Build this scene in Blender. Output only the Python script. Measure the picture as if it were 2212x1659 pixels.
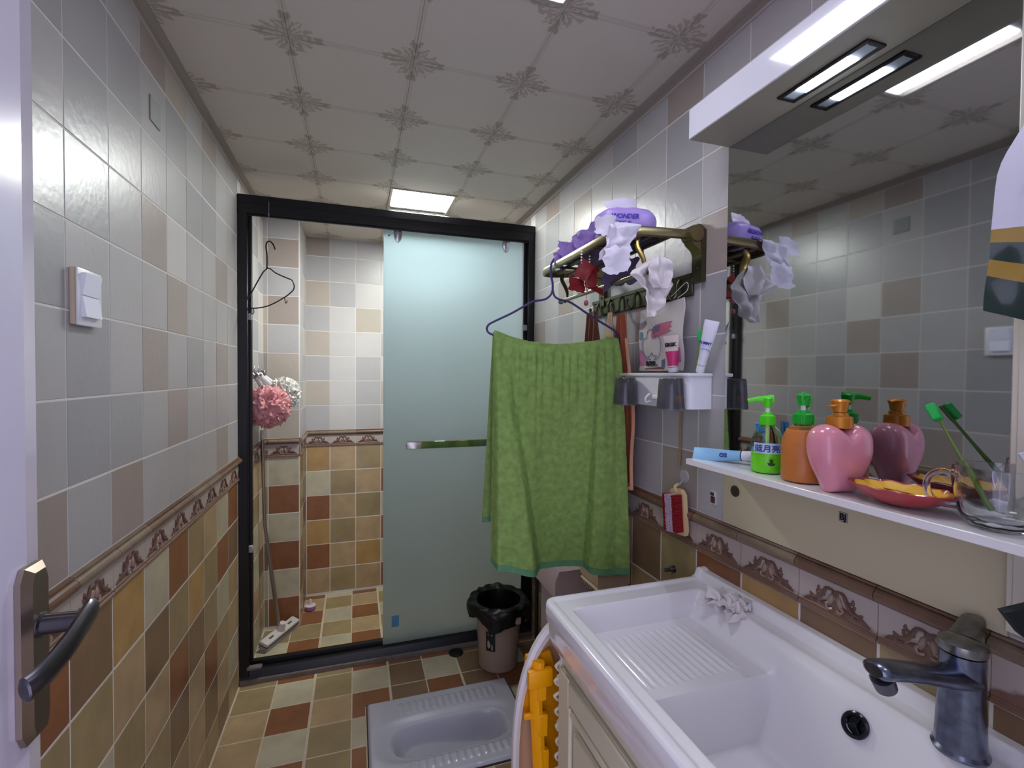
import bpy, bmesh, math, random
from mathutils import Vector, Matrix, noise
for o in list(bpy.data.objects): bpy.data.objects.remove(o)
PI = math.pi
SC = bpy.context.scene; COL = SC.collection
V = Vector

# ------------------------------------------------------------------ camera, light, exposure
cam = bpy.data.cameras.new('camera'); cam.sensor_width = 36.0; cam.lens = 1027.15 / 2212 * 36.0
cam.clip_start = .01; cam.clip_end = 60
co = bpy.data.objects.new('camera', cam); COL.objects.link(co)
_r = V((.95022376, -.31147166, .00776014)); _u = V((-.00091214, .02212561, .99975478)); _f = V((.31156698, .94999782, -.02074017))
co.matrix_world = Matrix(((_r.x, _u.x, -_f.x, .46036), (_r.y, _u.y, -_f.y, 0), (_r.z, _u.z, -_f.z, 1.30498), (0, 0, 0, 1)))
SC.camera = co
SC.view_settings.view_transform = 'Standard'; SC.view_settings.look = 'None'
SC.view_settings.exposure = -0.08; SC.view_settings.gamma = 1.0; SC.view_settings.use_curve_mapping = False
world = bpy.data.worlds.new('world'); SC.world = world; world.use_nodes = True
world.node_tree.nodes['Background'].inputs[0].default_value = (.74, .73, 1.0, 1)
world.node_tree.nodes['Background'].inputs[1].default_value = 2.2
P_ROOM, P_SHOWER, P_VANITY = 14, 145.0, 120.0          # emission of the three lamps
C_ROOM, C_SHOWER, C_VANITY = (.86, .87, 1.0), (.96, 1.0, .95), (.78, .84, 1.0)

# ------------------------------------------------------------------ colours and materials
def lin(c): return c / 12.92 if c <= .04045 else ((c + .055) / 1.055) ** 2.4
def hx(h): return tuple(lin(int(h[i:i + 2], 16) / 255) for i in (0, 2, 4))
_m = {}
def mat(name, col=(.5, .5, .5), rough=.5, metal=0, trans=0, ior=1.45, coat=0, bump=0, bscale=200, vary=0, vscale=6, emit=None, es=0, sss=0, alpha=1, objcol=False, sheen=0, spec=.5, dark=None):
    if name in _m: return _m[name]
    if isinstance(col, str): col = hx(col)
    m = bpy.data.materials.new(name); m.use_nodes = True; _m[name] = m
    nt = m.node_tree; N = nt.nodes; L = nt.links; b = N['Principled BSDF']
    b.inputs['Base Color'].default_value = (*col, 1); b.inputs['Roughness'].default_value = rough
    b.inputs['Metallic'].default_value = metal; b.inputs['Transmission Weight'].default_value = trans
    b.inputs['IOR'].default_value = ior; b.inputs['Coat Weight'].default_value = coat; b.inputs['Alpha'].default_value = alpha
    b.inputs['Specular IOR Level'].default_value = spec; b.inputs['Sheen Weight'].default_value = sheen
    if sss: b.inputs['Subsurface Weight'].default_value = sss; b.inputs['Subsurface Radius'].default_value = (.02, .015, .015); b.inputs['Subsurface Scale'].default_value = .3
    if emit: b.inputs['Emission Color'].default_value = (*emit, 1); b.inputs['Emission Strength'].default_value = es
    src = None
    if objcol:
        oi = N.new('ShaderNodeObjectInfo'); src = oi.outputs['Color']
    if vary:
        tc = N.new('ShaderNodeNewGeometry'); nz = N.new('ShaderNodeTexNoise'); nz.inputs['Scale'].default_value = vscale; nz.inputs['Detail'].default_value = 5
        L.new(tc.outputs['Position'], nz.inputs['Vector'])
        rp = N.new('ShaderNodeMapRange'); rp.inputs[1].default_value = .25; rp.inputs[2].default_value = .75; rp.inputs[3].default_value = 1 - vary; rp.inputs[4].default_value = 1 + vary
        L.new(nz.outputs['Fac'], rp.inputs[0])
        mx = N.new('ShaderNodeVectorMath'); mx.operation = 'SCALE'
        if src: L.new(src, mx.inputs[0])
        else: mx.inputs[0].default_value = col
        L.new(rp.outputs[0], mx.inputs['Scale']); src = mx.outputs[0]
    if src: L.new(src, b.inputs['Base Color'])
    if bump:
        tc = N.new('ShaderNodeNewGeometry'); nz = N.new('ShaderNodeTexNoise'); nz.inputs['Scale'].default_value = bscale; nz.inputs['Detail'].default_value = 3
        L.new(tc.outputs['Position'], nz.inputs['Vector']); bp = N.new('ShaderNodeBump'); bp.inputs['Strength'].default_value = bump; bp.inputs['Distance'].default_value = .002
        L.new(nz.outputs['Fac'], bp.inputs['Height']); L.new(bp.outputs[0], b.inputs['Normal'])
    return m
grout = mat('grout', 'C9BBA4', .8, vary=.12, vscale=30)
grout_up = mat('grout_light', 'D4CECA', .7)
m_tile = mat('wall_tile_glazed', rough=.32, objcol=True, vary=.035, vscale=9, bump=.25, bscale=60)
m_tile_low = mat('wall_tile_clay', rough=.33, objcol=True, vary=.16, vscale=13, bump=.25, bscale=60)
m_ftile = mat('floor_tile', rough=.42, objcol=True, vary=.16, vscale=11, bump=.3, bscale=70)
porc = mat('porcelain', 'E6E4E6', .12, coat=.6)
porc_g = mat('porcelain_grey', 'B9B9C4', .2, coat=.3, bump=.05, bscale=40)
blk = mat('black_aluminium', '0A0B0E', .38, bump=0)
chrome = mat('chrome', (.8, .8, .82), .08, 1)
chrome_d = mat('stained_chrome', (.17, .19, .26), .24, 1, vary=.35, vscale=60)
bronze = mat('bronze', (.20, .165, .08), .3, .85)
bronze_h = mat('light_bronze', (.42, .30, .10), .32, .85)
wht = mat('white_plastic', 'DCDCE2', .35)
wht_g = mat('white_lacquer', 'DDDDE6', .12, coat=.7)
cream = mat('cream_lacquer', 'CFC8AC', .35, bump=.04, bscale=300)
board = mat('beige_board', 'BFB596', .5)
doorm = mat('door_white', 'CFC9DD', .22, coat=.4)
nickel = mat('bronzed_nickel', (.34, .27, .22), .3, .95)
nickel_d = mat('dark_nickel', (.10, .095, .11), .28, .9)
black = mat('black', '060607', .5)

# ------------------------------------------------------------------ mesh helpers
def box(bm, lo, hi, bev=0, mi=0, M=None, seg=1):
    n0 = len(bm.verts)
    r = bmesh.ops.create_cube(bm, size=1); vs = r['verts']
    for v in vs: v.co = V([lo[i] + (v.co[i] + .5) * (hi[i] - lo[i]) for i in range(3)])
    if bev:
        es = list({e for v in vs for e in v.link_edges})
        r = bmesh.ops.bevel(bm, geom=es, offset=bev, segments=seg, affect='EDGES', profile=.5)
        vs = list({v for f in r['faces'] for v in f.verts} | {v for v in vs if v.is_valid})
    fs = {f for v in vs for f in v.link_faces}
    for f in fs: f.material_index = mi
    if M is not None:
        for v in {v for f in fs for v in f.verts}: v.co = M @ v.co
def frames(pts, closed=False):
    n = len(pts); out = []; up = None
    for i in range(n):
        a = pts[(i - 1) % n] if (closed or i) else pts[i]; b = pts[(i + 1) % n] if (closed or i < n - 1) else pts[i]
        t = (b - a).normalized()
        if up is None: up = t.orthogonal().normalized()
        up = up - t * up.dot(t)
        up = up.normalized() if up.length > 1e-6 else t.orthogonal().normalized()
        out.append((up.copy(), t.cross(up).normalized()))
    return out
def tube(bm, pts, r, n=10, closed=False, mi=0, flat=1.0, up=None):
    pts = [V(p) for p in pts]; fr = frames(pts, closed); rings = []
    for i, p in enumerate(pts):
        rr = r[i] if isinstance(r, (list, tuple)) else r; a, b = fr[i]
        if up is not None:
            t = a.cross(b); a = V(up) - t * t.dot(V(up)); a.normalize(); b = t.cross(a).normalized()
        rings.append([bm.verts.new(p + a * (math.cos(2 * PI * k / n) * rr) + b * (math.sin(2 * PI * k / n) * rr * flat)) for k in range(n)])
    m = len(rings)
    for i in range(m if closed else m - 1):
        A, B = rings[i], rings[(i + 1) % m]
        for k in range(n): bm.faces.new((A[k], A[(k + 1) % n], B[(k + 1) % n], B[k])).material_index = mi
    if not closed:
        bm.faces.new(rings[0][::-1]).material_index = mi; bm.faces.new(rings[-1]).material_index = mi
def smoothpts(pts, k=6, closed=False):
    pts = [V(p) for p in pts]; n = len(pts); out = []
    for i in range(n if closed else n - 1):
        g = lambda j: pts[j % n] if closed else pts[min(max(j, 0), n - 1)]
        p0, p1, p2, p3 = g(i - 1), g(i), g(i + 1), g(i + 2)
        for s in range(k):
            t = s / k
            out.append(.5 * ((2 * p1) + (p2 - p0) * t + (2 * p0 - 5 * p1 + 4 * p2 - p3) * t * t + (3 * p1 - p0 - 3 * p2 + p3) * t ** 3))
    if not closed: out.append(pts[-1])
    return out
def lathe(bm, prof, c=(0, 0, 0), n=32, mi=0, M=None, sx=1, sy=1, cap=True):
    c = V(c); rings = []
    for r, z in prof:
        rings.append([bm.verts.new(((M @ V((math.cos(2 * PI * k / n) * r * sx, math.sin(2 * PI * k / n) * r * sy, z))) if M else V((math.cos(2 * PI * k / n) * r * sx, math.sin(2 * PI * k / n) * r * sy, z))) + c) for k in range(n)])
    for A, B in zip(rings, rings[1:]):
        for k in range(n): bm.faces.new((A[k], A[(k + 1) % n], B[(k + 1) % n], B[k])).material_index = mi
    if cap:
        bm.faces.new(rings[0][::-1]).material_index = mi; bm.faces.new(rings[-1]).material_index = mi
def prism(bm, pts, off, mi=0):
    pts = [V(p) for p in pts]; off = V(off)
    a = [bm.verts.new(p) for p in pts]; b = [bm.verts.new(p + off) for p in pts]; n = len(a)
    bm.faces.new(a[::-1]).material_index = mi; bm.faces.new(b).material_index = mi
    for i in range(n): bm.faces.new((a[i], a[(i + 1) % n], b[(i + 1) % n], b[i])).material_index = mi
def sheet(bm, f, nu, nv, th=0, mi=0):
    g = [[bm.verts.new(f(i / nu, j / nv)) for j in range(nv + 1)] for i in range(nu + 1)]
    fs = []
    for i in range(nu):
        for j in range(nv):
            q = bm.faces.new((g[i][j], g[i + 1][j], g[i + 1][j + 1], g[i][j + 1])); q.material_index = mi; fs.append(q)
    if th:
        bm.normal_update(); nr = {v: v.normal.copy() for r in g for v in r}
        g2 = [[bm.verts.new(v.co - nr[v] * th) for v in r] for r in g]
        for i in range(nu):
            for j in range(nv):
                bm.faces.new((g2[i][j + 1], g2[i + 1][j + 1], g2[i + 1][j], g2[i][j])).material_index = mi
        rim = [(i, 0) for i in range(nu)] + [(nu, j) for j in range(nv)] + [(i, nv) for i in range(nu, 0, -1)] + [(0, j) for j in range(nv, 0, -1)]
        for k in range(len(rim)):
            (a, b), (c, d) = rim[k], rim[(k + 1) % len(rim)]
            bm.faces.new((g[a][b], g2[a][b], g2[c][d], g[c][d])).material_index = mi
def blob(bm, c, r, sub=2, amp=0, seed=0, mi=0, sc=8, M=None):
    rr = bmesh.ops.create_icosphere(bm, subdivisions=sub, radius=1)
    for v in rr['verts']:
        d = v.co.copy(); k = 1 + (amp * noise.noise(d * sc / 4 + V((seed * 7.3, seed, 0))) if amp else 0)
        q = V((d.x * r[0], d.y * r[1], d.z * r[2])) * k
        v.co = (M @ q if M else q) + V(c)
    for f in {f for v in rr['verts'] for f in v.link_faces}: f.material_index = mi
def finish(bm, name, mats, smooth=38):
    bmesh.ops.recalc_face_normals(bm, faces=bm.faces)
    if smooth:
        for f in bm.faces: f.smooth = True
        lim = math.radians(smooth)
        for e in bm.edges:
            if len(e.link_faces) == 2 and e.calc_face_angle(0) > lim: e.smooth = False
    me = bpy.data.meshes.new(name); bm.to_mesh(me); bm.free()
    for m in (mats if isinstance(mats, (list, tuple)) else [mats]): me.materials.append(m)
    return me
def wloc(o):
    p = V((0, 0, 0))
    while o: p += o.location; o = o.parent
    return p
def tag(o, label=None, cat=None, group=None, kind=None):
    if label: o['label'] = label
    if cat: o['category'] = cat
    if group: o['group'] = group
    if kind: o['kind'] = kind
    return o
def obj(name, bm, mats, parent=None, label=None, cat=None, group=None, kind=None, smooth=38, origin=None):
    """link one mesh object; the bmesh is in world metres"""
    if parent: off = wloc(parent)
    elif origin is not None: off = V(origin)
    elif kind == 'structure': off = V((0, 0, 0))
    else:
        xs = [v.co for v in bm.verts]; lo = [min(c[i] for c in xs) for i in range(3)]; hi = [max(c[i] for c in xs) for i in range(3)]
        off = V(((lo[0] + hi[0]) / 2, (lo[1] + hi[1]) / 2, lo[2]))
    for v in bm.verts: v.co -= off
    o = bpy.data.objects.new(name, finish(bm, name, mats, smooth)); COL.objects.link(o)
    if parent: o.parent = parent
    else: o.location = off
    return tag(o, label, cat, group, kind)
def thing(name, loc, label, cat, group=None):
    o = bpy.data.objects.new(name, None); COL.objects.link(o); o.location = loc; o.empty_display_size = .02
    return tag(o, label, cat, group)
def B(): return bmesh.new()
def text(name, s, size, M, m, parent, ext=.0003, bold=0, shear=0, xs=1):
    cu = bpy.data.curves.new(name, 'FONT'); cu.body = s; cu.size = size; cu.extrude = ext; cu.offset = bold; cu.align_x = 'CENTER'; cu.align_y = 'CENTER'; cu.shear = shear; cu.resolution_u = 3
    t = bpy.data.objects.new(name, cu); COL.objects.link(t)
    bpy.context.view_layer.update()
    me = bpy.data.meshes.new_from_object(t.evaluated_get(bpy.context.evaluated_depsgraph_get()))
    bpy.data.objects.remove(t); bpy.data.curves.remove(cu)
    off = wloc(parent)
    for v in me.vertices: v.co = M @ V((v.co.x * xs, v.co.y, v.co.z)) - off
    me.materials.clear(); me.materials.append(m)
    o = bpy.data.objects.new(name, me); COL.objects.link(o); o.parent = parent
    return o
def basis(o, u, v, n=None):
    u = V(u).normalized(); v = V(v); v = (v - u * u.dot(v)).normalized(); n = u.cross(v)
    return Matrix(((u.x, v.x, n.x, o[0]), (u.y, v.y, n.y, o[1]), (u.z, v.z, n.z, o[2]), (0, 0, 0, 1)))
def ring_box(bm, lo, hi, ax, w, **k):
    """rectangular frame of four bars in the plane normal to axis ax"""
    a, b = [i for i in range(3) if i != ax]
    for i, j in ((a, b), (b, a)):
        for s in (0, 1):
            l, h = list(lo), list(hi)
            if s: l[i] = hi[i] - w
            else: h[i] = lo[i] + w
            if i == b: l[a] += w; h[a] -= w
            box(bm, l, h, **k)

# ------------------------------------------------------------------ room dimensions
W, H, YB = 1.296, 2.12, 3.102
ZT, ZD = .957, .857                       # top and bottom of the decorative border
YF, YS, ZSH = -.03, 2.2, -.055            # doorway wall, shower screen, shower floor
YC, XC = 2.761, .176                      # pipe casing in the shower

def slab(name, lo, hi, m, **k):
    bm = B(); box(bm, lo, hi); return obj(name, bm, m, kind='structure', smooth=0, **k)
wall_left = slab('wall_left', (-.12, YF - .12, -.15), (-.0008, YS + .03, H + .1), grout_up)
wall_left_shower = slab('wall_left_shower', (-.12, YS + .03, -.15), (-.0008, YB + .12, H + .1), grout_up)
wall_right = slab('wall_right', (W + .0008, YF - .12, -.15), (W + .12, YS + .03, H + .1), grout_up)
wall_right_shower = slab('wall_right_shower', (W + .0008, YS + .03, -.15), (W + .12, YB + .12, H + .1), grout_up)
wall_back = slab('wall_back', (-.0008, YB + .0008, -.15), (W + .0025, YB + .12, H + .1), grout_up)
wall_casing = slab('wall_casing', (-.0008, YC + .0008, -.13), (XC - .0008, YB + .0025, H), grout_up)
PX0, PX1, PY0, PY1 = .499, 1.072, 1.498, 1.917          # opening for the squat pan
bm = B()
for lo, hi in (((-.0025, YF - .12), (W + .0025, PY0)), ((-.0025, PY1), (W + .0025, YS + .04)), ((-.0025, PY0), (PX0, PY1)), ((PX1, PY0), (W + .0025, PY1))): box(bm, (*lo, -.15), (*hi, -.001))
box(bm, (-.0025, YF - .12, -.17), (W + .0025, YS + .04, -.15)); floor = obj('floor', bm, grout, kind='structure', smooth=0)
floor_shower = slab('floor_shower', (-.0025, YS + .04, -.15), (W + .0025, YB + .0025, ZSH - .0010), grout)
ceiling = slab('ceiling', (-.0025, YF - .12, H + .012), (W + .0025, YB + .0025, H + .1), mat('ceiling_void', 'C6BEB2', .8))
wm = mat('wall_paint', 'C9C6D0', .6)
bm = B(); box(bm, (.0, YF - .1, 0), (.05, YF, H)); box(bm, (.85, YF - .1, 0), (W, YF, H)); box(bm, (.05, YF - .1, 2.0), (.85, YF, H))
obj('wall_front', bm, wm, kind='structure', smooth=0)

# ---- tiles: one object each, mesh shared by size
_tm = {}
def tile_mesh(w, h, m, t=.0055, bev=.0010, nm='tile'):
    key = (round(w, 3), round(h, 3), m.name, nm)
    if key in _tm: return _tm[key]
    vs = []; a, b = w / 2, h / 2
    for z, i in ((-t, 0), (-bev, 0), (0, bev)):
        vs += [(-a + i, -b + i, z), (a - i, -b + i, z), (a - i, b - i, z), (-a + i, b - i, z)]
    fs = [(8, 9, 10, 11)]
    for r in (0, 4):
        for k in range(4): fs.append((r + k, r + (k + 1) % 4, r + 4 + (k + 1) % 4, r + 4 + k))
    me = bpy.data.meshes.new(nm); me.from_pydata(vs, [], fs); me.materials.append(m); me.update(); _tm[key] = me
    return me
def place(me, name, parent, M, col=None):
    o = bpy.data.objects.new(name, me); COL.objects.link(o); o.parent = parent; o.matrix_local = M
    if col: o.color = (*col, 1)
    return o
def cells(a, b, o, s):
    out = []; k = math.floor((a - o) / s + 1e-6)
    while o + k * s < b - 1e-6:
        lo, hi = max(a, o + k * s), min(b, o + (k + 1) * s)
        if hi - lo > .012: out.append((k, lo, hi))
        k += 1
    return out
UP = {'g': hx('ABA8A8'), 'd': hx('9D9C9D'), 't': hx('9C9089'), 'l': hx('BDB9B6'), 's': hx('ADA397')}
LO = {'c': hx('B5AC92'), 't': hx('AE9470'), 'o': hx('988560'), 'b': hx('7C634A'), 'r': hx('865738'), 'k': hx('AD8A56')}
RND = random.Random(4)
def up_col(pat, i, j):
    return UP[pat[j % len(pat)][i % len(pat[0])]]
def jit(c, a=.05):
    k = 1 + RND.uniform(-a, a); return tuple(min(1, x * k) for x in c)
def tile_wall(parent, axis, face, a, b, o, z0, ztop, upat, lpat, zlo, uo=0):
    """axis: 'L' left, 'R' right, 'B' facing -y, 'S' facing +x"""
    def M(c, z):
        if axis in 'LS': return basis((face, c, z), (0, 1, 0), (0, 0, 1))
        if axis == 'R': return basis((face, c, z), (0, -1, 0), (0, 0, 1))
        return basis((c, face, z), (1, 0, 0), (0, 0, 1))
    for i, u0, u1 in cells(a, b, o, .15):
        for j, v0, v1 in cells(ZT, ztop, ZT, .15):
            w, h = u1 - u0 - .0022, v1 - v0 - .0032
            place(tile_mesh(w, h, m_tile), 'tile', parent, M((u0 + u1) / 2, (v0 + v1) / 2), jit(up_col(upat, i + uo, j), .03))
        for j, v0, v1 in cells(zlo, ZD, ZD, .15):
            w, h = u1 - u0 - .0042, v1 - v0 - .0042
            if v1 - v0 < .02: continue
            r = lpat[(-j - 1) % len(lpat)]
            place(tile_mesh(w, h, m_tile_low), 'tile', parent, M((u0 + u1) / 2, (v0 + v1) / 2), jit(LO[r[(i + uo) % len(r)]]))
        w = round(u1 - u0, 3)
        fz = place(frieze_mesh(w), 'frieze_tile', parent, M((u0 + u1) / 2, ZD))
        place(mould_mesh(w), 'moulding', parent, M((u0 + u1) / 2, ZD), hx('6E5240') if (i // 2) % 2 else hx('7E6A58'))
        if w > .11:
            place(motif_mesh(), 'scroll_relief', fz, Matrix.Identity(4))
_fm = {}
m_frz = mat('frieze_glaze', 'A89A90', .35)
def _frz_nodes():
    nt = m_frz.node_tree; N, L = nt.nodes, nt.links; b = N['Principled BSDF']
    tc = N.new('ShaderNodeTexCoord'); sp = N.new('ShaderNodeSeparateXYZ'); L.new(tc.outputs['Object'], sp.inputs[0])
    ab = N.new('ShaderNodeMath'); ab.operation = 'ABSOLUTE'; L.new(sp.outputs[0], ab.inputs[0])
    s = N.new('ShaderNodeMath'); s.operation = 'MULTIPLY'; L.new(ab.outputs[0], s.inputs[0]); s.inputs[1].default_value = .33
    ad = N.new('ShaderNodeMath'); ad.operation = 'ADD'; L.new(sp.outputs[1], ad.inputs[0]); L.new(s.outputs[0], ad.inputs[1])
    nz = N.new('ShaderNodeTexNoise'); nz.inputs['Scale'].default_value = 60; L.new(tc.outputs['Object'], nz.inputs[0])
    n2 = N.new('ShaderNodeMath'); n2.operation = 'MULTIPLY_ADD'; L.new(nz.outputs['Fac'], n2.inputs[0]); n2.inputs[1].default_value = .014; L.new(ad.outputs[0], n2.inputs[2])
    cr = N.new('ShaderNodeValToRGB'); L.new(n2.outputs[0], cr.inputs[0])
    e = cr.color_ramp.elements; e[0].position = .0; e[0].color = (*hx('7C6048'), 1); e[1].position = .043; e[1].color = (*hx('7A5D50'), 1)
    k = cr.color_ramp.elements.new(.049); k.color = (*hx('B0A39B'), 1)
    L.new(cr.outputs[0], b.inputs['Base Color'])
_frz_nodes()
m_mould = mat('moulding_glaze', rough=.3, objcol=True, vary=.2, vscale=25)
m_rel = mat('relief_brown', '6B4E43', .35); m_rel2 = mat('relief_pale', '9C8474', .35)
def extr(nm, w, prof, m):
    a = w / 2 - .0008; vs = []; n = len(prof)
    for s in (-a, a): vs += [(s, y, z) for y, z in prof]
    fs = [(k, k + 1, n + k + 1, n + k) for k in range(n - 1)] + [tuple(range(n))[::-1], tuple(range(n, 2 * n))]
    me = bpy.data.meshes.new(nm); me.from_pydata(vs, [], fs); me.materials.append(m)
    bm = bmesh.new(); bm.from_mesh(me); bmesh.ops.recalc_face_normals(bm, faces=bm.faces); bm.to_mesh(me); bm.free(); return me
def frieze_mesh(w):
    if ('f', w) not in _fm:
        _fm['f', w] = extr('frieze_tile', w, [(.0005, -.005), (.0005, .003), (.003, .006), (.007, .006), (.009, .003), (.011, .0025), (.014, .004), (.017, .0015), (.066, .0015), (.0685, .003), (.0685, -.005)], m_frz)
    return _fm['f', w]
def mould_mesh(w):
    if ('m', w) not in _fm:
        p = [(.069, -.005), (.069, .004)] + [(.083 - .011 * math.cos(t), .005 + .011 * math.sin(t)) for t in [PI * k / 7 for k in range(8)]] + [(.0955, .007), (.099, .006), (.0995, -.005)]
        _fm['m', w] = extr('moulding', w, p, m_mould)
    return _fm['m', w]
def motif_mesh():
    if 'r' in _fm: return _fm['r']
    bm = B()
    for s in (-1, 1):
        blob(bm, (s * .0085, .036, .002), (.0065, .015, .0042), 1, mi=1, M=Matrix.Rotation(s * .3, 3, 'Z'))
        tube(bm, smoothpts([(s * .004, .021, .003), (s * .013, .019, .004), (s * .016, .027, .004), (s * .011, .029, .004)], 3), .0022, 5, mi=1)
        tube(bm, smoothpts([(s * .004, .056, .003), (s * .016, .055, .0035), (s * .024, .040, .003), (s * .034, .030, .003), (s * .046, .027, .002), (s * .062, .017, .0015)], 3), [.002 + .0022 * math.sin(PI * k / 15) for k in range(16)], 5)
        for (x, y, l, a) in ((.026, .043, .013, .5), (.034, .037, .012, 1.1), (.033, .048, .009, 1.6), (.046, .030, .010, .6), (.022, .026, .012, -.4), (.040, .022, .010, -.2), (.054, .021, .008, .3)):
            blob(bm, (s * x, y, .002), (l * .75, .0032, .0022), 1, M=Matrix.Rotation(a if s > 0 else PI - a, 3, 'Z'))
    blob(bm, (0, .050, .002), (.009, .008, .003), 1)
    me = finish(bm, 'scroll_relief', [m_rel, m_rel2], 60); _fm['r'] = me; return me

# left wall: columns counted from y = .988 (index 0), rows from the border upwards
ul = ['gtggggtggt', 'ddgtggggdg', 'dgtgdgtggg', 'gggtgggggd', 'dgtlggtgsg', 'dgggddggdg', 'ddgdgdgggd', 'dgtsgtggdg']
ll = ['bkcrotcror', 'otbokorbto', 'cotrboctcb', 'tbobtrotob', 'octotbtcro', 'tbkotobtoc']
tile_wall(wall_left, 'L', 0, .3, YS, .988, ZT, H, ul, ll, 0)
tile_wall(wall_left_shower, 'L', 0, YS + .06, YC, .988, ZT, H, ['lglgdl', 'glllgl', 'lgllgd'], ['cocbto', 'tbctoc', 'ctobct', 'bcotcb', 'tocbto', 'cbtoct'], ZSH)
ur = ['ggdgtg', 'gdgggd', 'dgggdg', 'gggdgt', 'gdgtgg', 'ggggdg', 'ggtgdg', 'dgggtg']
lr = ['obkrob', 'bobtko', 'tobrbo', 'robotb', 'btobro', 'obtkbo']
tile_wall(wall_right, 'R', W, .3, YS, 1.309, ZT, H, ur, lr, 0)
tile_wall(wall_right_shower, 'R', W, YS + .06, YB, 1.309, ZT, H, ['lglgdl', 'gdlsgl'], ['ctorbo', 'bocotc'], ZSH)
# back wall of the shower: first full column at x = .159
tile_wall(wall_back, 'B', YB, XC, W, .159, ZT, H, ['glglgl', 'slgsll', 'glgllg', 'sllgls', 'glsllg', 'sgllgl', 'gggggl', 'tggsgg'], ['ktotko', 'cotrot', 'rtocok', 'kotrto', 'rtkcot', 'totrko'], ZSH, uo=0)
tile_wall(wall_casing, 'B', YC, 0, XC, .022, ZT, H, ['st', 'gs', 'st', 'gs', 'ts', 'gg', 'ts', 'gg'][::1], ['cc', 'ro', 'cc', 'rb', 'cc', 'ro'], ZSH, uo=0)
tile_wall(wall_casing, 'S', XC, YC, YB, YC, ZT, H, ['gg', 'gl'], ['bo', 'ob', 'cb', 'ot', 'bo', 'tb'], ZSH)
# floor tiles
def floor_tiles(parent, x0, y0, ya, yb, z, shower):
    for i, a, b in cells(0, W, x0, .15):
        for j, c, d in cells(ya, yb, y0, .15):
            if not shower:
                if j % 2 == 0: col = 'c' if i % 2 == 0 else RND.choice('oot')
                else: col = 'r' if i % 2 == 0 else RND.choice('oto')
                if i >= 3: col = {'c': 'c', 'r': 'r'}.get(col, 'b')
            else:
                if j % 2: col = 'r' if i % 2 == 0 else 'c'
                else: col = RND.choice('oto') if i % 2 else RND.choice('tto')
            gx0 = .005 if i % 2 == 1 else .0025; gx1 = .005 if i % 2 == 0 else .0025
            A, Bx, Cc, Dd = a + gx0, b - gx1, c + .0025, d - .0025; rects = [(A, Bx, Cc, Dd)]; cc = jit(LO[col])
            if not shower and not (Bx < PX0 or A > PX1 or Dd < PY0 or Cc > PY1):
                g = .004; rects = [(A, min(Bx, PX0 - g), Cc, Dd), (max(A, PX1 + g), Bx, Cc, Dd), (max(A, PX0 - g), min(Bx, PX1 + g), Cc, min(Dd, PY0 - g)), (max(A, PX0 - g), min(Bx, PX1 + g), max(Cc, PY1 + g), Dd)]
            for x0_, x1_, y0_, y1_ in rects:
                if x1_ - x0_ > .008 and y1_ - y0_ > .008: place(tile_mesh(x1_ - x0_, y1_ - y0_, m_ftile), 'floor_tile', parent, Matrix.Translation(((x0_ + x1_) / 2, (y0_ + y1_) / 2, z)), cc)
floor_tiles(floor, .1454, 2.0141, .0, YS + .01, 0, False)
floor_tiles(floor_shower, .138, 2.000, YS + .08, YB, ZSH, True)

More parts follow.
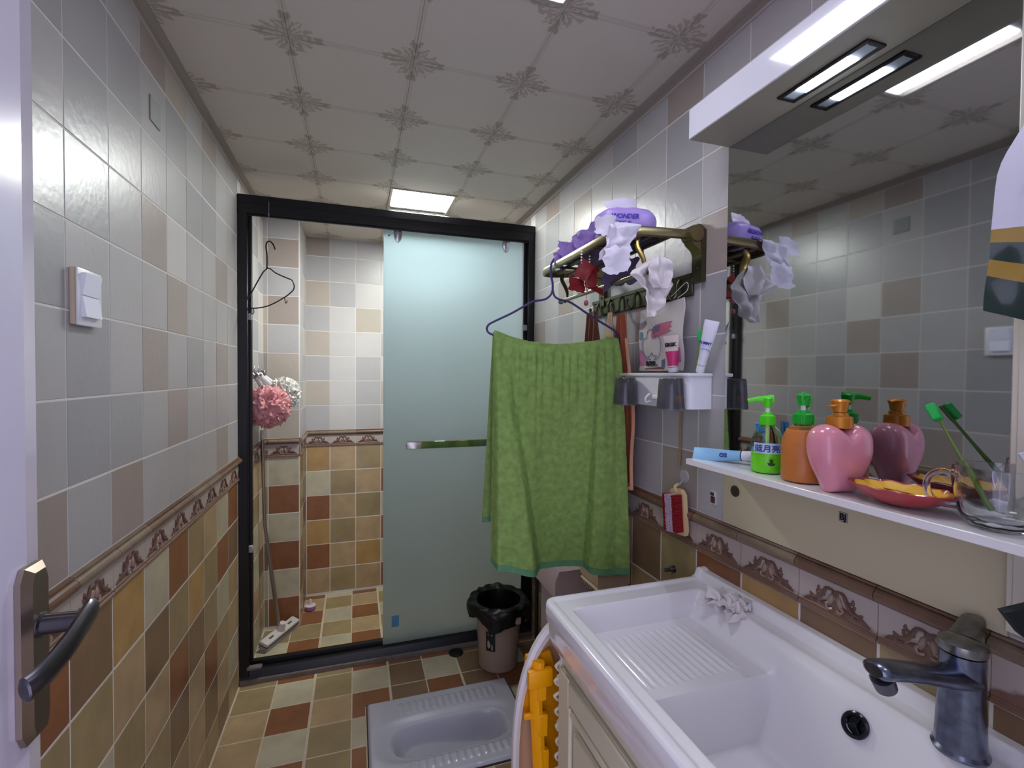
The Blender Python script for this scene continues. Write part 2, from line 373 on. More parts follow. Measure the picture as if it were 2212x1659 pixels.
# ---- ceiling panels with printed corner scrolls
m_ceil = mat('ceiling_panel', 'C6BEB2', .6, bump=.15, bscale=260)
def _ceil_nodes():
    nt = m_ceil.node_tree; N, L = nt.nodes, nt.links; b = N['Principled BSDF']
    def val(x, inp):
        if isinstance(x, (int, float)): inp.default_value = x
        else: L.new(x, inp)
    def m(op, a, c=0, d=0):
        q = N.new('ShaderNodeMath'); q.operation = op; val(a, q.inputs[0]); val(c, q.inputs[1]); val(d, q.inputs[2]); return q.outputs[0]
    g = N.new('ShaderNodeNewGeometry'); sp = N.new('ShaderNodeSeparateXYZ'); L.new(g.outputs['Position'], sp.inputs[0])
    dx = m('MULTIPLY', m('SUBTRACT', m('FRACT', m('ADD', m('DIVIDE', m('SUBTRACT', sp.outputs[0], .003), .3), 20.5)), .5), .3)
    dy = m('MULTIPLY', m('SUBTRACT', m('FRACT', m('ADD', m('DIVIDE', m('SUBTRACT', sp.outputs[1], .985), .295), 20.5)), .5), .295)
    nz = N.new('ShaderNodeTexNoise'); nz.inputs['Scale'].default_value = 90; nz.inputs['Detail'].default_value = 1; L.new(g.outputs['Position'], nz.inputs[0])
    ax, ay = m('ABSOLUTE', dx), m('ABSOLUTE', dy)
    r = m('SQRT', m('ADD', m('MULTIPLY', dx, dx), m('MULTIPLY', dy, dy)))
    th = m('ARCTAN2', ay, ax)
    R = m('ADD', .024, m('MULTIPLY', .050, m('POWER', m('ABSOLUTE', m('COSINE', m('MULTIPLY', th, 2))), 1.6)))
    R = m('ADD', R, m('MULTIPLY', .026, m('POWER', m('ABSOLUTE', m('SINE', m('MULTIPLY', th, 2))), 3)))
    R = m('ADD', R, m('MULTIPLY', .009, m('SINE', m('MULTIPLY', th, 14))))
    R = m('ADD', R, m('MULTIPLY', m('SUBTRACT', nz.outputs['Fac'], .5), .03))
    leaf = m('LESS_THAN', r, R)
    veins = m('GREATER_THAN', m('ADD', m('SINE', m('ADD', m('MULTIPLY', th, 18), m('MULTIPLY', r, 90))), m('MULTIPLY', m('SUBTRACT', nz.outputs['Fac'], .5), 6)), -.3)
    leaf = m('MULTIPLY', leaf, m('ADD', .25, m('MULTIPLY', veins, .75)))
    mn = m('MINIMUM', ax, ay)
    band = m('MULTIPLY', m('LESS_THAN', mn, .0085), .16)
    line = m('MULTIPLY', m('MULTIPLY', m('GREATER_THAN', mn, .0065), m('LESS_THAN', mn, .0085)), .22)
    f = m('MINIMUM', m('ADD', m('MULTIPLY', leaf, .65), m('ADD', band, line)), 1)
    mx = N.new('ShaderNodeMix'); mx.data_type = 'RGBA'; L.new(f, mx.inputs[0]); mx.inputs[6].default_value = (*hx('C6BEB2'), 1); mx.inputs[7].default_value = (*hx('92897A'), 1)
    L.new(mx.outputs[2], b.inputs['Base Color'])
_ceil_nodes()
for i, a, b in cells(0, W, .003, .3):
    for j, c, d in cells(YF, YB, .985, .295):
        if i == 2 and j in (-1, 4): continue
        place(tile_mesh(b - a - .0004, d - c - .0004, m_ceil, t=.01, bev=.0012, nm='ceiling_panel'), 'ceiling_panel', ceiling, basis(((a + b) / 2, (c + d) / 2, H), (1, 0, 0), (0, -1, 0)))
# trims where the ceiling meets the walls
m_trim = mat('ceiling_trim', '8F857C', .5); m_trim_l = mat('ceiling_trim_edge', 'B5ADA6', .5)
for n, x, s, y1 in (('trim_1', 0, 1, YB), ('trim_2', W, -1, YB)):
    bm = B(); prism(bm, [(x, YF, H), (x + s * .022, YF, H), (x + s * .020, YF, H - .004), (x + s * .006, YF, H - .010), (x + s * .004, YF, H - .024), (x, YF, H - .024)], (0, y1 - YF, 0))
    box(bm, (min(x, x + s * .006), YF, H - .028), (max(x, x + s * .006), y1, H - .024), mi=1)
    obj(n, bm, [m_trim, m_trim_l], kind='structure')
bm = B(); box(bm, (0, YS - .004, -.002), (W, YS + .09, .020), bev=.003)
obj('trim_3', bm, mat('sill_mortar', '6E655E', .7, vary=.2, vscale=40), kind='structure')

# ------------------------------------------------------------------ ceiling lamps
def ceil_lamp(name, x0, x1, y0, y1, col, st, label):
    t = thing(name, ((x0 + x1) / 2, (y0 + y1) / 2, H), label, 'ceiling light')
    bm = B(); ring_box(bm, (x0 + .001, y0 + .001, H - .004), (x1 - .001, y1 - .001, H + .010), 2, .012, bev=.001)
    obj('frame', bm, mat('lamp_frame', 'A9A49C', .4, .3), t)
    bm = B(); ym = y0 + (y1 - y0) * .80 if 'shower' in label else y1 - .014
    xm = .016 if 'shower' in label else .036; box(bm, (x0 + xm, y0 + .016, H - .003), (x1 - .016, ym, H + .006), bev=.003, seg=2)
    obj('diffuser', bm, mat('lit_' + str(st), (.9, .9, .95), .5, emit=col, es=st), t)
    if 'shower' in label:
        bm = B(); box(bm, (x0 + .014, ym + .004, H + .002), (x1 - .014, y1 - .013, H + .008))
        for k in range(4): y = ym + .008 + k * .0085; box(bm, (x0 + .02, y, H - .001), (x1 - .02, y + .003, H + .004))
        obj('slatted_strip', bm, mat('slat_grey', '6C6A66', .5), t)  # grey slatted strip along the far side of the lamp
ceil_lamp('ceiling_lamp', .603, .903, .69, .985, C_ROOM, P_ROOM, 'square ceiling light over the vanity, cut by the top edge of the photo')
ceil_lamp('ceiling_lamp', .603, .903, 2.165, 2.46, C_SHOWER, P_SHOWER, 'bright square ceiling light with grey slatted strip over the black shower screen')

# ------------------------------------------------------------------ shower screen
scr = thing('shower_screen_frame', (W / 2, YS + .03, .02), 'black aluminium frame of the sliding shower screen, wall to wall', 'shower frame')
bm = B(); box(bm, (0, YS, 1.956), (W, YS + .012, 2.032), bev=.002); box(bm, (0, YS + .012, 1.968), (W, YS + .07, 2.028), bev=.002)
box(bm, (0, YS - .003, 1.998), (W, YS, 2.002)); box(bm, (0, YS + .012, 1.950), (W, YS + .02, 1.968)); obj('header_rail', bm, blk, scr)
for x0, x1, x2 in ((0, .036, .046), (1.262, W, 1.250)):
    bm = B(); box(bm, (x0, YS + .001, .03), (x1, YS + .066, 1.966), bev=.002)
    box(bm, (min(x1 if x0 == 0 else x2, x0 if x0 else x2), YS + .030, .05), (max(x2, x0 if x0 else x1), YS + .05, 1.96), bev=.001)
    obj('jamb', bm, blk, scr)
bm = B(); y = YS + .004
prism(bm, [(0, y, .020), (0, y + .075, .020), (0, y + .075, .066), (0, y + .05, .066), (0, y + .048, .045), (0, y + .03, .045), (0, y + .028, .052), (0, y + .010, .052), (0, y + .004, .036)], (W, 0, 0)); obj('bottom_track', bm, blk, scr)
for z in (1.52, .55):
    for x in (.040, 1.252):
        bm = B(); box(bm, (x - .006, YS + .010, z), (x + .010, YS + .026, z + .028), bev=.002); obj('stopper', bm, mat('clear_plastic', (.32, .32, .34), .25), scr)
bm = B(); box(bm, (.028, YS - .006, .058), (.085, YS + .02, .073), bev=.004); obj('end_cap', bm, mat('grey_cap', '6B6268', .5), scr)
frost = mat('frosted_glass', (.82, .92, .95), .55, trans=1, ior=1.15, spec=.35)
def _frost():
    nt = frost.node_tree; N, L = nt.nodes, nt.links; b = N['Principled BSDF']; out = N['Material Output']
    tr = N.new('ShaderNodeBsdfTranslucent'); tr.inputs[0].default_value = (.66, .79, .84, 1)
    df = N.new('ShaderNodeBsdfDiffuse'); df.inputs[0].default_value = (.38, .44, .47, 1)
    m1 = N.new('ShaderNodeMixShader'); m1.inputs[0].default_value = .22; L.new(tr.outputs[0], m1.inputs[1]); L.new(df.outputs[0], m1.inputs[2])
    m2 = N.new('ShaderNodeMixShader'); m2.inputs[0].default_value = .70; L.new(b.outputs[0], m2.inputs[1]); L.new(m1.outputs[0], m2.inputs[2]); L.new(m2.outputs[0], out.inputs[0])
_frost()
gd = thing('sliding_glass_door', (.91, YS + .052, .06), 'frosted bluish sliding glass shower panel with chrome bar handle', 'shower door')
GY = YS + .032
bm = B(); box(bm, (.578, GY, .057), (1.25, GY + .008, 1.962), bev=.001); obj('glass_panel', bm, frost, gd)
bm = B(); box(bm, (1.2425, GY - .0015, .06), (1.2475, GY + .0095, 1.955)); obj('edge_seal', bm, mat('seal', (.8, .82, .84), .3), gd)
for x in (.640, 1.155):
    bm = B(); lathe(bm, [(.0001, -.006), (.017, -.006), (.019, -.003), (.017, .003), (.010, .006), (.0001, .007)], (x, GY - .006, 1.935), 20, M=Matrix.Rotation(PI / 2, 4, 'X'), sy=2.0); obj('roller_hanger', bm, mat('grey_metal', (.45, .46, .5), .2, .9), gd)
bm = B(); box(bm, (.676, GY - .045, .960), (1.10, GY - .030, .994), bev=.0025)
for x in (.69, 1.075): box(bm, (x, GY - .032, .966), (x + .02, GY, .988))
obj('bar_handle', bm, mat('handle_chrome', (.55, .52, .5), .06, 1), gd)
bm = B(); box(bm, (.617, GY - .0012, .133), (.650, GY, .185)); obj('sticker', bm, mat('blue_sticker', '4F86A6', .6), gd, label='small square blue sticker')
bm = B(); box(bm, (.597, GY - .0012, 1.925), (.606, GY, 1.932)); obj('sticker', bm, mat('dark_sticker', '5B7F86', .6), gd)

# ------------------------------------------------------------------ door and switch
d1 = bpy.data.objects.new('door_1', None); COL.objects.link(d1); d1.location = (.035, .4, 0); tag(d1, 'white door leaf opened flat against the left wall', None, None, 'structure')
bm = B(); box(bm, (.012, -.02, .012), (.070, .772, 2.02), bev=.003, seg=2); obj('door_leaf', bm, doorm, d1)
bm = B(); box(bm, (.0705, -.018, .02), (.0735, .742, 2.01), bev=.001); obj('door_skin', bm, doorm, d1)
hd = bpy.data.objects.new('lever_handle', None); COL.objects.link(hd); hd.parent = d1; hd.location = V((.076, .743, .96)) - V((.035, .4, 0))
bm = B()
prism(bm, [(.074, .716, .862), (.074, .724, .846), (.074, .758, .846), (.074, .766, .862), (.074, .766, 1.048), (.074, .758, 1.064), (.074, .724, 1.064), (.074, .716, 1.048)], (.006, 0, 0))
bev = [(.080, .716, .862), (.080, .724, .846), (.080, .758, .846), (.080, .766, .862), (.080, .766, 1.048), (.080, .758, 1.064), (.080, .724, 1.064), (.080, .716, 1.048)]
top = [(.087, .741 + (y - .741) * .62, .955 + (z - .955) * .93) for _, y, z in bev]
a = [bm.verts.new(p) for p in bev]; b = [bm.verts.new(p) for p in top]; bm.faces.new(b)
for k in range(8): bm.faces.new((a[k], a[(k + 1) % 8], b[(k + 1) % 8], b[k]))
obj('back_plate', bm, nickel, hd, smooth=20)
bm = B(); pts = [(.086, .742, .985), (.126, .742, .988)]
lathe(bm, [(.0001, 0), (.016, 0), (.0155, .004), (.0125, .006), (.0115, .044), (.013, .05), (.0001, .05)], (.084, .742, .987), 24, M=Matrix.Rotation(PI / 2, 4, 'Y'))
pl = smoothpts([(.133, .756, .998), (.136, .742, .996), (.137, .715, .988), (.137, .69, .980), (.135, .665, .973), (.132, .643, .968), (.127, .630, .966)], 5)
tube(bm, pl, [.0085 + .0065 * min(1, (k + 2) / 5) * (1 if k < len(pl) - 1 else .5) for k in range(len(pl))], 10, flat=.55, up=(0, 0, 1))
obj('lever', bm, nickel_d, hd)

sw = thing('light_switch', (.01, 1.05, 1.436), 'white wall switch box with two rocker keys on the left wall', 'light switch')
bm = B(); box(bm, (0, .997, 1.384), (.009, 1.077, 1.481), bev=.002, seg=2); obj('backbox', bm, mat('switch_cream', 'CDB9A0', .5), sw)
bm = B(); box(bm, (.009, .996, 1.383), (.013, 1.078, 1.482), bev=.003, seg=2); obj('cover_plate', bm, wht, sw)
for z0, z1, m in ((1.436, 1.474, 1), (1.398, 1.434, 0)):
    bm = B(); y0, y1 = 1.008, 1.062
    vs = [(.012, y0, z0), (.012, y1, z0), (.012, y1, z1), (.012, y0, z1), (.015 + .005 * (not m), y0, z0), (.015 + .005 * (not m), y1, z0), (.015 + .005 * m, y1, z1), (.015 + .005 * m, y0, z1)]
    q = [bm.verts.new(v) for v in vs]
    for f in ((0, 3, 2, 1), (4, 5, 6, 7), (0, 1, 5, 4), (1, 2, 6, 5), (2, 3, 7, 6), (3, 0, 4, 7)): bm.faces.new([q[i] for i in f])
    obj('rocker', bm, mat('rocker_white', 'E3E5F2', .3), sw, smooth=0)
bm = B(); box(bm, (0, 1.335, 1.895), (.003, 1.395, 1.955), bev=.001)
obj('wall_patch', bm, mat('patch_grey', '8C8F8B', .6), label='small square grey patch high on the left wall', cat='wall patch')

# ------------------------------------------------------------------ squat pan
def S(t): t = max(0, min(1, t)); return t * t * (3 - 2 * t)
sp = thing('squat_toilet', (.79, 1.71, 0), 'white porcelain squat toilet pan set into the tiled floor', 'squat toilet')
X0, X1, Y0, Y1 = .503, 1.068, 1.502, 1.913
def pan(u, v):
    x, y = X0 + (X1 - X0) * u, Y0 + (Y1 - Y0) * v
    z = .014 - .010 * (S((.010 - min(x - X0, X1 - x, y - Y0, Y1 - y)) / .010)) ** 2
    cx, cy = (x - .790) / .205, (y - 1.685) / .080
    q = (abs(cx) ** 4 + abs(cy) ** 3) ** (1 / 3.4)
    deep = .075 + .045 * S((x - .62) / .35)
    z -= deep * S((1.07 - q) / .34)
    z -= .010 * S((1.42 - q) / .35) * (1 - S((1.07 - q) / .34))
    for lo, hi in ((1.530, 1.585), (1.805, 1.875)):
        s = S((y - lo) / .012) * S((hi - y) / .012) * S((x - .60) / .02) * S((1.01 - x) / .02)
        z += .004 * s * (.5 + .5 * math.cos((x - .60) / .026 * 2 * PI))
    return V((x, y, z))
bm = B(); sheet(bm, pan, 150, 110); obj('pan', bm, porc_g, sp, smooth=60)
bm = B()
for a, b, c, d in ((X0 - .004, X1 + .004, Y0 - .004, Y0), (X0 - .004, X1 + .004, Y1, Y1 + .004), (X0 - .004, X0, Y0, Y1), (X1, X1 + .004, Y0, Y1)): box(bm, (a, c, -.14), (b, d, .004))
obj('skirt', bm, mat('pan_edge_dark', '3A2D2A', .8), sp)  # dark strips mark the gap around the pan
bm = B(); lathe(bm, [(.034, -.002), (.034, .004), (.028, .007), (.0001, .007)], (.905, 2.165, 0), 24)
obj('floor_drain', bm, black, label='small round black floor drain cap in front of the shower track', cat='drain')

# ------------------------------------------------------------------ vanity
XV0, XV1, YV0, YV1, ZR = .858, W - .001, .10, .982, .805
bs = thing('washbasin', (1.08, .54, .70), 'white ceramic washbasin top with built-in washboard', 'washbasin')
def sinkz(x, y):
    ins = S((x - .900) / .028) * S((.921 - y) / .014) * S((y - .17) / .03)
    z = ZR - .004 * S((x - .872) / .01) * S((YV1 - .012 - y) / .01)
    w = .056 * ins * S((1.238 - x) / .045)
    deckx = 1.222 - .020 * S((.50 - y) / .1)
    b = .115 * S((x - .922) / .012) * S((.688 - y) / .010) * S((y - .20) / .05) * S((deckx - x) / .060)
    rid = .0016 * math.cos((x - .945) / .0165 * 2 * PI) * S((x - .945) / .006) * S((1.165 - x) / .006) * S((y - .715) / .01) * S((.885 - y) / .01)
    far = .008 * S((y - .915) / .01) * 0
    splash = .020 * S((x - 1.266) / .012) * S((.990 - y) / .01)
    return z - w - b + rid + splash - far
def sinkf(u, v):
    x, y = XV0 + (XV1 - XV0) * u, YV0 + (YV1 - YV0) * v; z = sinkz(x, y)
    r = .026
    if x < XV0 + r and y > YV1 - r:
        dx, dy = XV0 + r - x, y - (YV1 - r); q = math.hypot(dx, dy); mxx = max(dx, dy)
        if q > 1e-9: x, y = XV0 + r - dx * mxx / q, YV1 - r + dy * mxx / q
        e = r - mxx
    else: e = min(x - XV0, YV1 - y)
    if e < .007 and x < 1.26: z -= .007 - math.sqrt(max(0, .007 ** 2 - (.007 - e) ** 2))
    return V((x, y, z))
bm = B(); NU, NV = 190, 250; sheet(bm, sinkf, NU, NV)
# outer apron hung from the rim
def outl(off):
    r = .026; P = [V((XV0 + off, YV0, 0))]
    for k in range(9):
        t = PI - k * PI / 2 / 8; P.append(V((XV0 + r + (r - off) * math.cos(t), YV1 - r + (r - off) * math.sin(t), 0)))
    P.append(V((XV1, YV1 - off, 0))); return P
prof = [(0, ZR - .007), (-.001, ZR - .02), (0, ZR - .035), (.006, ZR - .050), (.009, ZR - .075), (.014, ZR - .095), (.030, ZR - .112), (.046, ZR - .118)]
rows = [[bm.verts.new(p + V((0, 0, z))) for p in outl(o)] for o, z in prof]
for A, Bq in zip(rows, rows[1:]):
    for k in range(len(A) - 1): bm.faces.new((A[k], A[k + 1], Bq[k + 1], Bq[k]))
obj('basin_body', bm, porc, bs, smooth=50)
_ox, _oy = 1.2112, .532; _e = .003
n = V((-(sinkz(_ox + _e, _oy) - sinkz(_ox - _e, _oy)) / (2 * _e), -(sinkz(_ox, _oy + _e) - sinkz(_ox, _oy - _e)) / (2 * _e), 1)).normalized(); c = V((_ox, _oy, sinkz(_ox, _oy))) + n * .003
bm = B(); Mo = basis(c, n.orthogonal(), n.cross(n.orthogonal()))
for k in range(1): tube(bm, [Mo @ V((.016 * math.cos(t), .019 * math.sin(t), 0)) for t in [2 * PI * i / 24 for i in range(24)]], .0035, 8, closed=True)
lathe(bm, [(.0001, -.003), (.015, -.003)], c, 20, M=Mo.to_3x3().to_4x4(), cap=True); lathe(bm, [(.0001, .0), (.004, .0), (.004, .002), (.0001, .002)], c, 12, M=Mo.to_3x3().to_4x4())
for a in (0, 2.1, 4.2): tube(bm, [c + Mo.to_3x3() @ V((.003 * math.cos(a), .003 * math.sin(a), 0)), c + Mo.to_3x3() @ V((.015 * math.cos(a), .018 * math.sin(a), 0))], .0016, 6)
obj('overflow_ring', bm, mat('black_chrome', (.02, .022, .03), .2, .6), bs, label='round black overflow ring')
fa = thing('faucet', (1.238, .412, .80), 'dull grey-blue chrome single-lever basin faucet', 'faucet')
bm = B(); lathe(bm, [(.0001, 0), (.030, 0), (.031, .004), (.0275, .008), (.026, .05), (.0245, .09), (.0245, .135), (.0001, .135)], (1.238, .412, .8005), 28); obj('body', bm, chrome_d, fa)
bm = B(); lathe(bm, [(.0001, 0), (.026, 0), (.0265, .004), (.026, .012), (.018, .017), (.0001, .019)], (1.238, .412, .938), 28)
tube(bm, smoothpts([(1.245, .414, .951), (1.262, .418, .960), (1.283, .424, .972)], 4), [.020, .020, .019, .018, .017, .016, .015, .013, .010], 12, flat=.35, up=(0, 1, 0)); obj('lever', bm, mat('lever_chrome', (.25, .25, .24), .25, 1, vary=.3, vscale=70), fa)
bm = B(); sp_ = smoothpts([(1.236, .412, .902), (1.19, .413, .912), (1.15, .415, .922), (1.108, .417, .932), (1.078, .418, .937)], 5)
tube(bm, sp_, [.026, .025, .024, .023, .022, .021, .020, .0195, .019, .019, .019, .019, .019, .019, .019, .019, .019, .019, .0185, .017, .012], 14, flat=.58, up=(0, 1, 0)); obj('spout', bm, chrome_d, fa)
bm = B(); lathe(bm, [(.0001, -.018), (.0125, -.018), (.0135, 0), (.0001, 0)], (1.092, .4175, .926), 18, M=Matrix.Rotation(-.5, 4, 'Y')); obj('aerator', bm, mat('aerator_dark', (.12, .12, .14), .3, .9), fa)

vc = thing('vanity_cabinet', (1.09, .55, 0), 'cream vanity cabinet with raised-panel doors under the washbasin', 'cabinet')
bm = B(); box(bm, (.905, .14, .10), (1.278, .955, .60)); box(bm, (.905, .14, .60), (.918, .955, .70)); box(bm, (.918, .943, .60), (1.278, .955, .70)); box(bm, (.895, .13, .665), (.9052, .958, .70), bev=.003); obj('carcass', bm, cream, vc, smooth=0)
for y0, y1 in ((.545, .950), (.135, .540)):
    bm = B(); x = .905; box(bm, (x - .014, y0, .115), (x, y1, .660), bev=.002)
    ring_box(bm, (x - .020, y0, .115), (x - .013, y1, .660), 0, .05, bev=.003)
    ring_box(bm, (x - .024, y0 + .052, .167), (x - .013, y1 - .052, .608), 0, .014, bev=.004)
    box(bm, (x - .023, y0 + .082, .197), (x - .013, y1 - .082, .578), bev=.008)
    dd = obj('door', bm, cream, vc)
    bm = B(); lathe(bm, [(.0001, 0), (.006, 0), (.005, .012), (.011, .020), (.012, .026), (.0001, .030)], (x - .020, y1 - .03 if y0 < .5 else y0 + .03, .42), 16, M=Matrix.Rotation(-PI / 2, 4, 'Y')); obj('knob', bm, bronze_h, dd)
for x in (.92, 1.25):
    for y in (.16, .92):
        bm = B(); lathe(bm, [(.0001, 0), (.014, 0), (.018, .05), (.022, .10), (.0001, .10)], (x, y, 0), 14); obj('leg', bm, cream, vc)
# carved white corner strip on the far front corner
bm = B()
for k in range(15):
    z = .655 - k * .034; s = .8 + .35 * math.sin(k * 1.9)
    blob(bm, (.898, .960 + .004 * math.sin(k * 2.3), z), (.012 * s, .011 * s, .021), 1, .35, k)
    tube(bm, smoothpts([(.894, .957, z + .012), (.885 - .003 * math.sin(k), .964, z), (.893, .966, z - .013)], 3), .0035, 6)
obj('carved_strip', bm, mat('carving_cream', 'D6CFBC', .5, bump=.3, bscale=90), vc)

# upright baby bathtub beside the cabinet
tb = thing('baby_bathtub', (1.02, 1.09, 0), 'peach plastic baby bathtub standing on end beside the vanity cabinet', 'bathtub')
peach = mat('peach_plastic', 'F2CBA2', .4, sss=.3)
TC = V((1.02, 0, .373))
def tubf(rad, y, a):          # egg-shaped outline in the xz plane
    hw = .205 * rad; hh = .360 * rad
    e = 2 / 2.6; cs, sn = math.cos(a), math.sin(a)
    return V((TC.x + hw * math.copysign(abs(cs) ** e, cs), y, TC.z + hh * math.copysign(abs(sn) ** e, sn)))
def tubshell(bm, prof, mi=0):
    n = 56; rows = [[bm.verts.new(tubf(r, y, 2 * PI * k / n)) for k in range(n)] for r, y in prof]
    for A, Bq in zip(rows, rows[1:]):
        for k in range(n): bm.faces.new((A[k], A[(k + 1) % n], Bq[(k + 1) % n], Bq[k])).material_index = mi
    bm.faces.new(rows[-1]).material_index = mi
    return rows
bm = B(); tubshell(bm, [(1.0, 1.035), (.955, 1.036), (.935, 1.044), (.90, 1.054), (.80, 1.075), (.65, 1.088), (.5, 1.092)]); obj('inner_shell', bm, peach, tb)
bm = B(); tubshell(bm, [(.957, 1.034), (1.0, 1.031), (1.030, 1.036), (1.030, 1.048), (.965, 1.052), (.90, 1.09), (.83, 1.12), (.72, 1.133), (.5, 1.136)]); obj('outer_shell', bm, mat('tub_white', 'D9D3D0', .4), tb)
# yellow plastic bath seat standing in front of the tub
ys = thing('plastic_support', (.885, 1.0, .1), 'bright yellow plastic bath support tucked into the peach bathtub', 'support')
yel = mat('yellow_plastic', 'F2A400', .35, sss=.1)
bm = B()
rail = smoothpts([(.868, 1.030, .632), (.862, 1.028, .55), (.868, 1.026, .44), (.874, 1.024, .32), (.880, 1.022, .12)], 6)
tube(bm, rail, .012, 8, flat=1.4); obj('side_rail', bm, yel, ys)
bm = B(); prism(bm, [(.845, 1.045, .636), (.905, 1.045, .640), (.93, 1.045, .56), (.93, 1.045, .14), (.895, 1.045, .12), (.882, 1.045, .44), (.872, 1.045, .50), (.836, 1.045, .50)], (0, .012, 0)); obj('seat_plate', bm, mat('yellow_plastic_deep', 'D88E00', .4), ys)
for k in range(5):
    z = .57 - k * .085; bm = B(); box(bm, (.861 + .004 * k, 1.012, z - .026), (.884 + .004 * k, 1.027, z + .026), bev=.002); obj('lug', bm, yel, ys)
bm = B(); box(bm, (.838, 1.010, .575), (.90, 1.028, .618), bev=.006, seg=2); obj('top_cap', bm, yel, ys)
bm = B(); box(bm, (.832, 1.02, .500), (.858, 1.030, .515), bev=.003); obj('side_tab', bm, yel, ys)

# soggy tissue on the basin ledge
def crumple(bm, c, u, v, w, h, seed, amp, nu=22, nv=22, ragged=.12, mi=0, th=.0006, sag=None, fq=9):
    u, v = V(u).normalized(), V(v).normalized(); n = u.cross(v); c = V(c)
    def f(a, b):
        x, y = (a - .5), (b - .5)
        e = 1 + ragged * noise.noise(V((x * 5 + seed, y * 5, seed)))
        p = c + u * (x * w * e) + v * (y * h * (1 + ragged * noise.noise(V((y * 5, x * 5 + 3, seed)))))
        q = V((x * fq * w / .1, y * fq * h / .1, seed * 3.1)) * .12
        d = abs(noise.noise(q * 1.0)) * 1.3 - .3 + .5 * noise.noise(q * 2.7)
        p += n * (amp * d)
        if sag: p += sag(a, b)
        return p
    sheet(bm, f, nu, nv, th, mi)
tissue = mat('tissue_paper', 'DAD4D4', .9, bump=.5, bscale=120, sss=0)
bm = B(); crumple(bm, (1.250, .835, .802), (1, .25, .12), (-.25, 1, 0), .074, .10, 3, .018, 34, 34, .9, fq=26)
crumple(bm, (1.242, .822, .812), (1, .3, .25), (-.2, 1, .1), .050, .070, 8, .020, 26, 26, 1.1, fq=30)
obj('wet_tissue', bm, tissue, label='crumpled wet white tissue on the ledge of the washbasin', cat='tissue')

# ------------------------------------------------------------------ mirror unit
XM, YM0, YM1 = 1.2895, .392, .913
mu = thing('mirror_unit', (1.285, .64, .96), 'beige bathroom mirror board with a wide mirror and a lamp canopy', 'mirror')
bm = B(); box(bm, (XM + .002, YM0, .9575), (W - .0005, YM1, 1.90)); obj('back_board', bm, board, mu, smooth=0)
mir = mat('mirror_glass', (.50, .52, .53), .03, 1)
bm = B(); box(bm, (XM, YM0 + .001, 1.115), (XM + .002, YM1 - .001, 1.840)); obj('mirror_pane', bm, mir, mu, smooth=0)
bm = B(); box(bm, (1.177, .02, 1.840), (W - .001, YM1, 1.907), bev=.0015); cb = obj('canopy', bm, wht_g, mu)
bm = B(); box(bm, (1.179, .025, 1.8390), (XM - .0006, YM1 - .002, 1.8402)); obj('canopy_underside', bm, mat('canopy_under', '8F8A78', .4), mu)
def strip_lamp(y0, y1):
    x0, x1 = 1.226, 1.269
    bm = B(); ring_box(bm, (x0, y0, 1.835), (x1, y1, 1.8395), 2, .008, bev=.001); lf = obj('lamp_frame', bm, black, mu)
    bm = B(); box(bm, (x0 + .006, y0 + .006, 1.8375), (x1 - .006, y1 - .006, 1.8390)); obj('lamp_glass', bm, mat('lamp_glass', (.5, .55, .58), .15, .4), lf)
    bm = B(); box(bm, (x0 + .009, y0 + .040, 1.8358), (x1 - .009, y1 - .034, 1.8376), bev=.0006); obj('lamp_tube', bm, mat('lit_vanity', (.9, .9, .95), .5, emit=C_VANITY, es=P_VANITY), lf)
strip_lamp(.549, .720); strip_lamp(.12, .288)
bm = B(); box(bm, (1.181, .02, 1.101), (XM - .0002, .911, 1.114), bev=.0012); sh = obj('shelf', bm, mat('shelf_white', 'DEDBDB', .22, coat=.3), mu)
bm = B(); lathe(bm, [(.0001, -.001), (.0125, -.001), (.013, .0015), (.0001, .0015)], (XM + .002, .876, 1.039), 20, M=Matrix.Rotation(-PI / 2, 4, 'Y')); obj('plug', bm, mat('brown_plug', '3B2D26', .5), mu, label='round brown screw plug')
bm = B(); box(bm, (XM + .0008, .612, 1.044), (XM + .0022, .628, 1.062)); st_ = obj('sticker', bm, mat('grey_sticker', '8E8B84', .6), mu)
text('lettering', 'BJ', .016, basis((XM + .0006, .620, 1.053), (0, -1, 0), (0, 0, 1)), black, st_, .0003, .0006)
bm = B(); box(bm, (W - .004, .938, .990), (W - .0004, .958, 1.022)); box(bm, (W - .0052, .941, .993), (W - .004, .955, 1.009), mi=1); box(bm, (W - .0052, .945, 1.011), (W - .004, .956, 1.019), mi=1)
obj('sticker', bm, [mat('sticker_white', 'CFCBC9', .5), mat('sticker_maroon', '4A2A2E', .5)], label='tiny maroon and white sticker on the wall left of the mirror board', cat='sticker')
bm = B(); box(bm, (1.275, -.02, .97), (W - .001, .388, 1.835), bev=.002); box(bm, (1.271, -.02, .99), (1.276, .380, 1.82), bev=.002)
obj('side_cabinet', bm, mat('side_cream', 'CFC9B8', .4), label='narrow cream cabinet panel at the right edge beside the mirror', cat='cabinet')

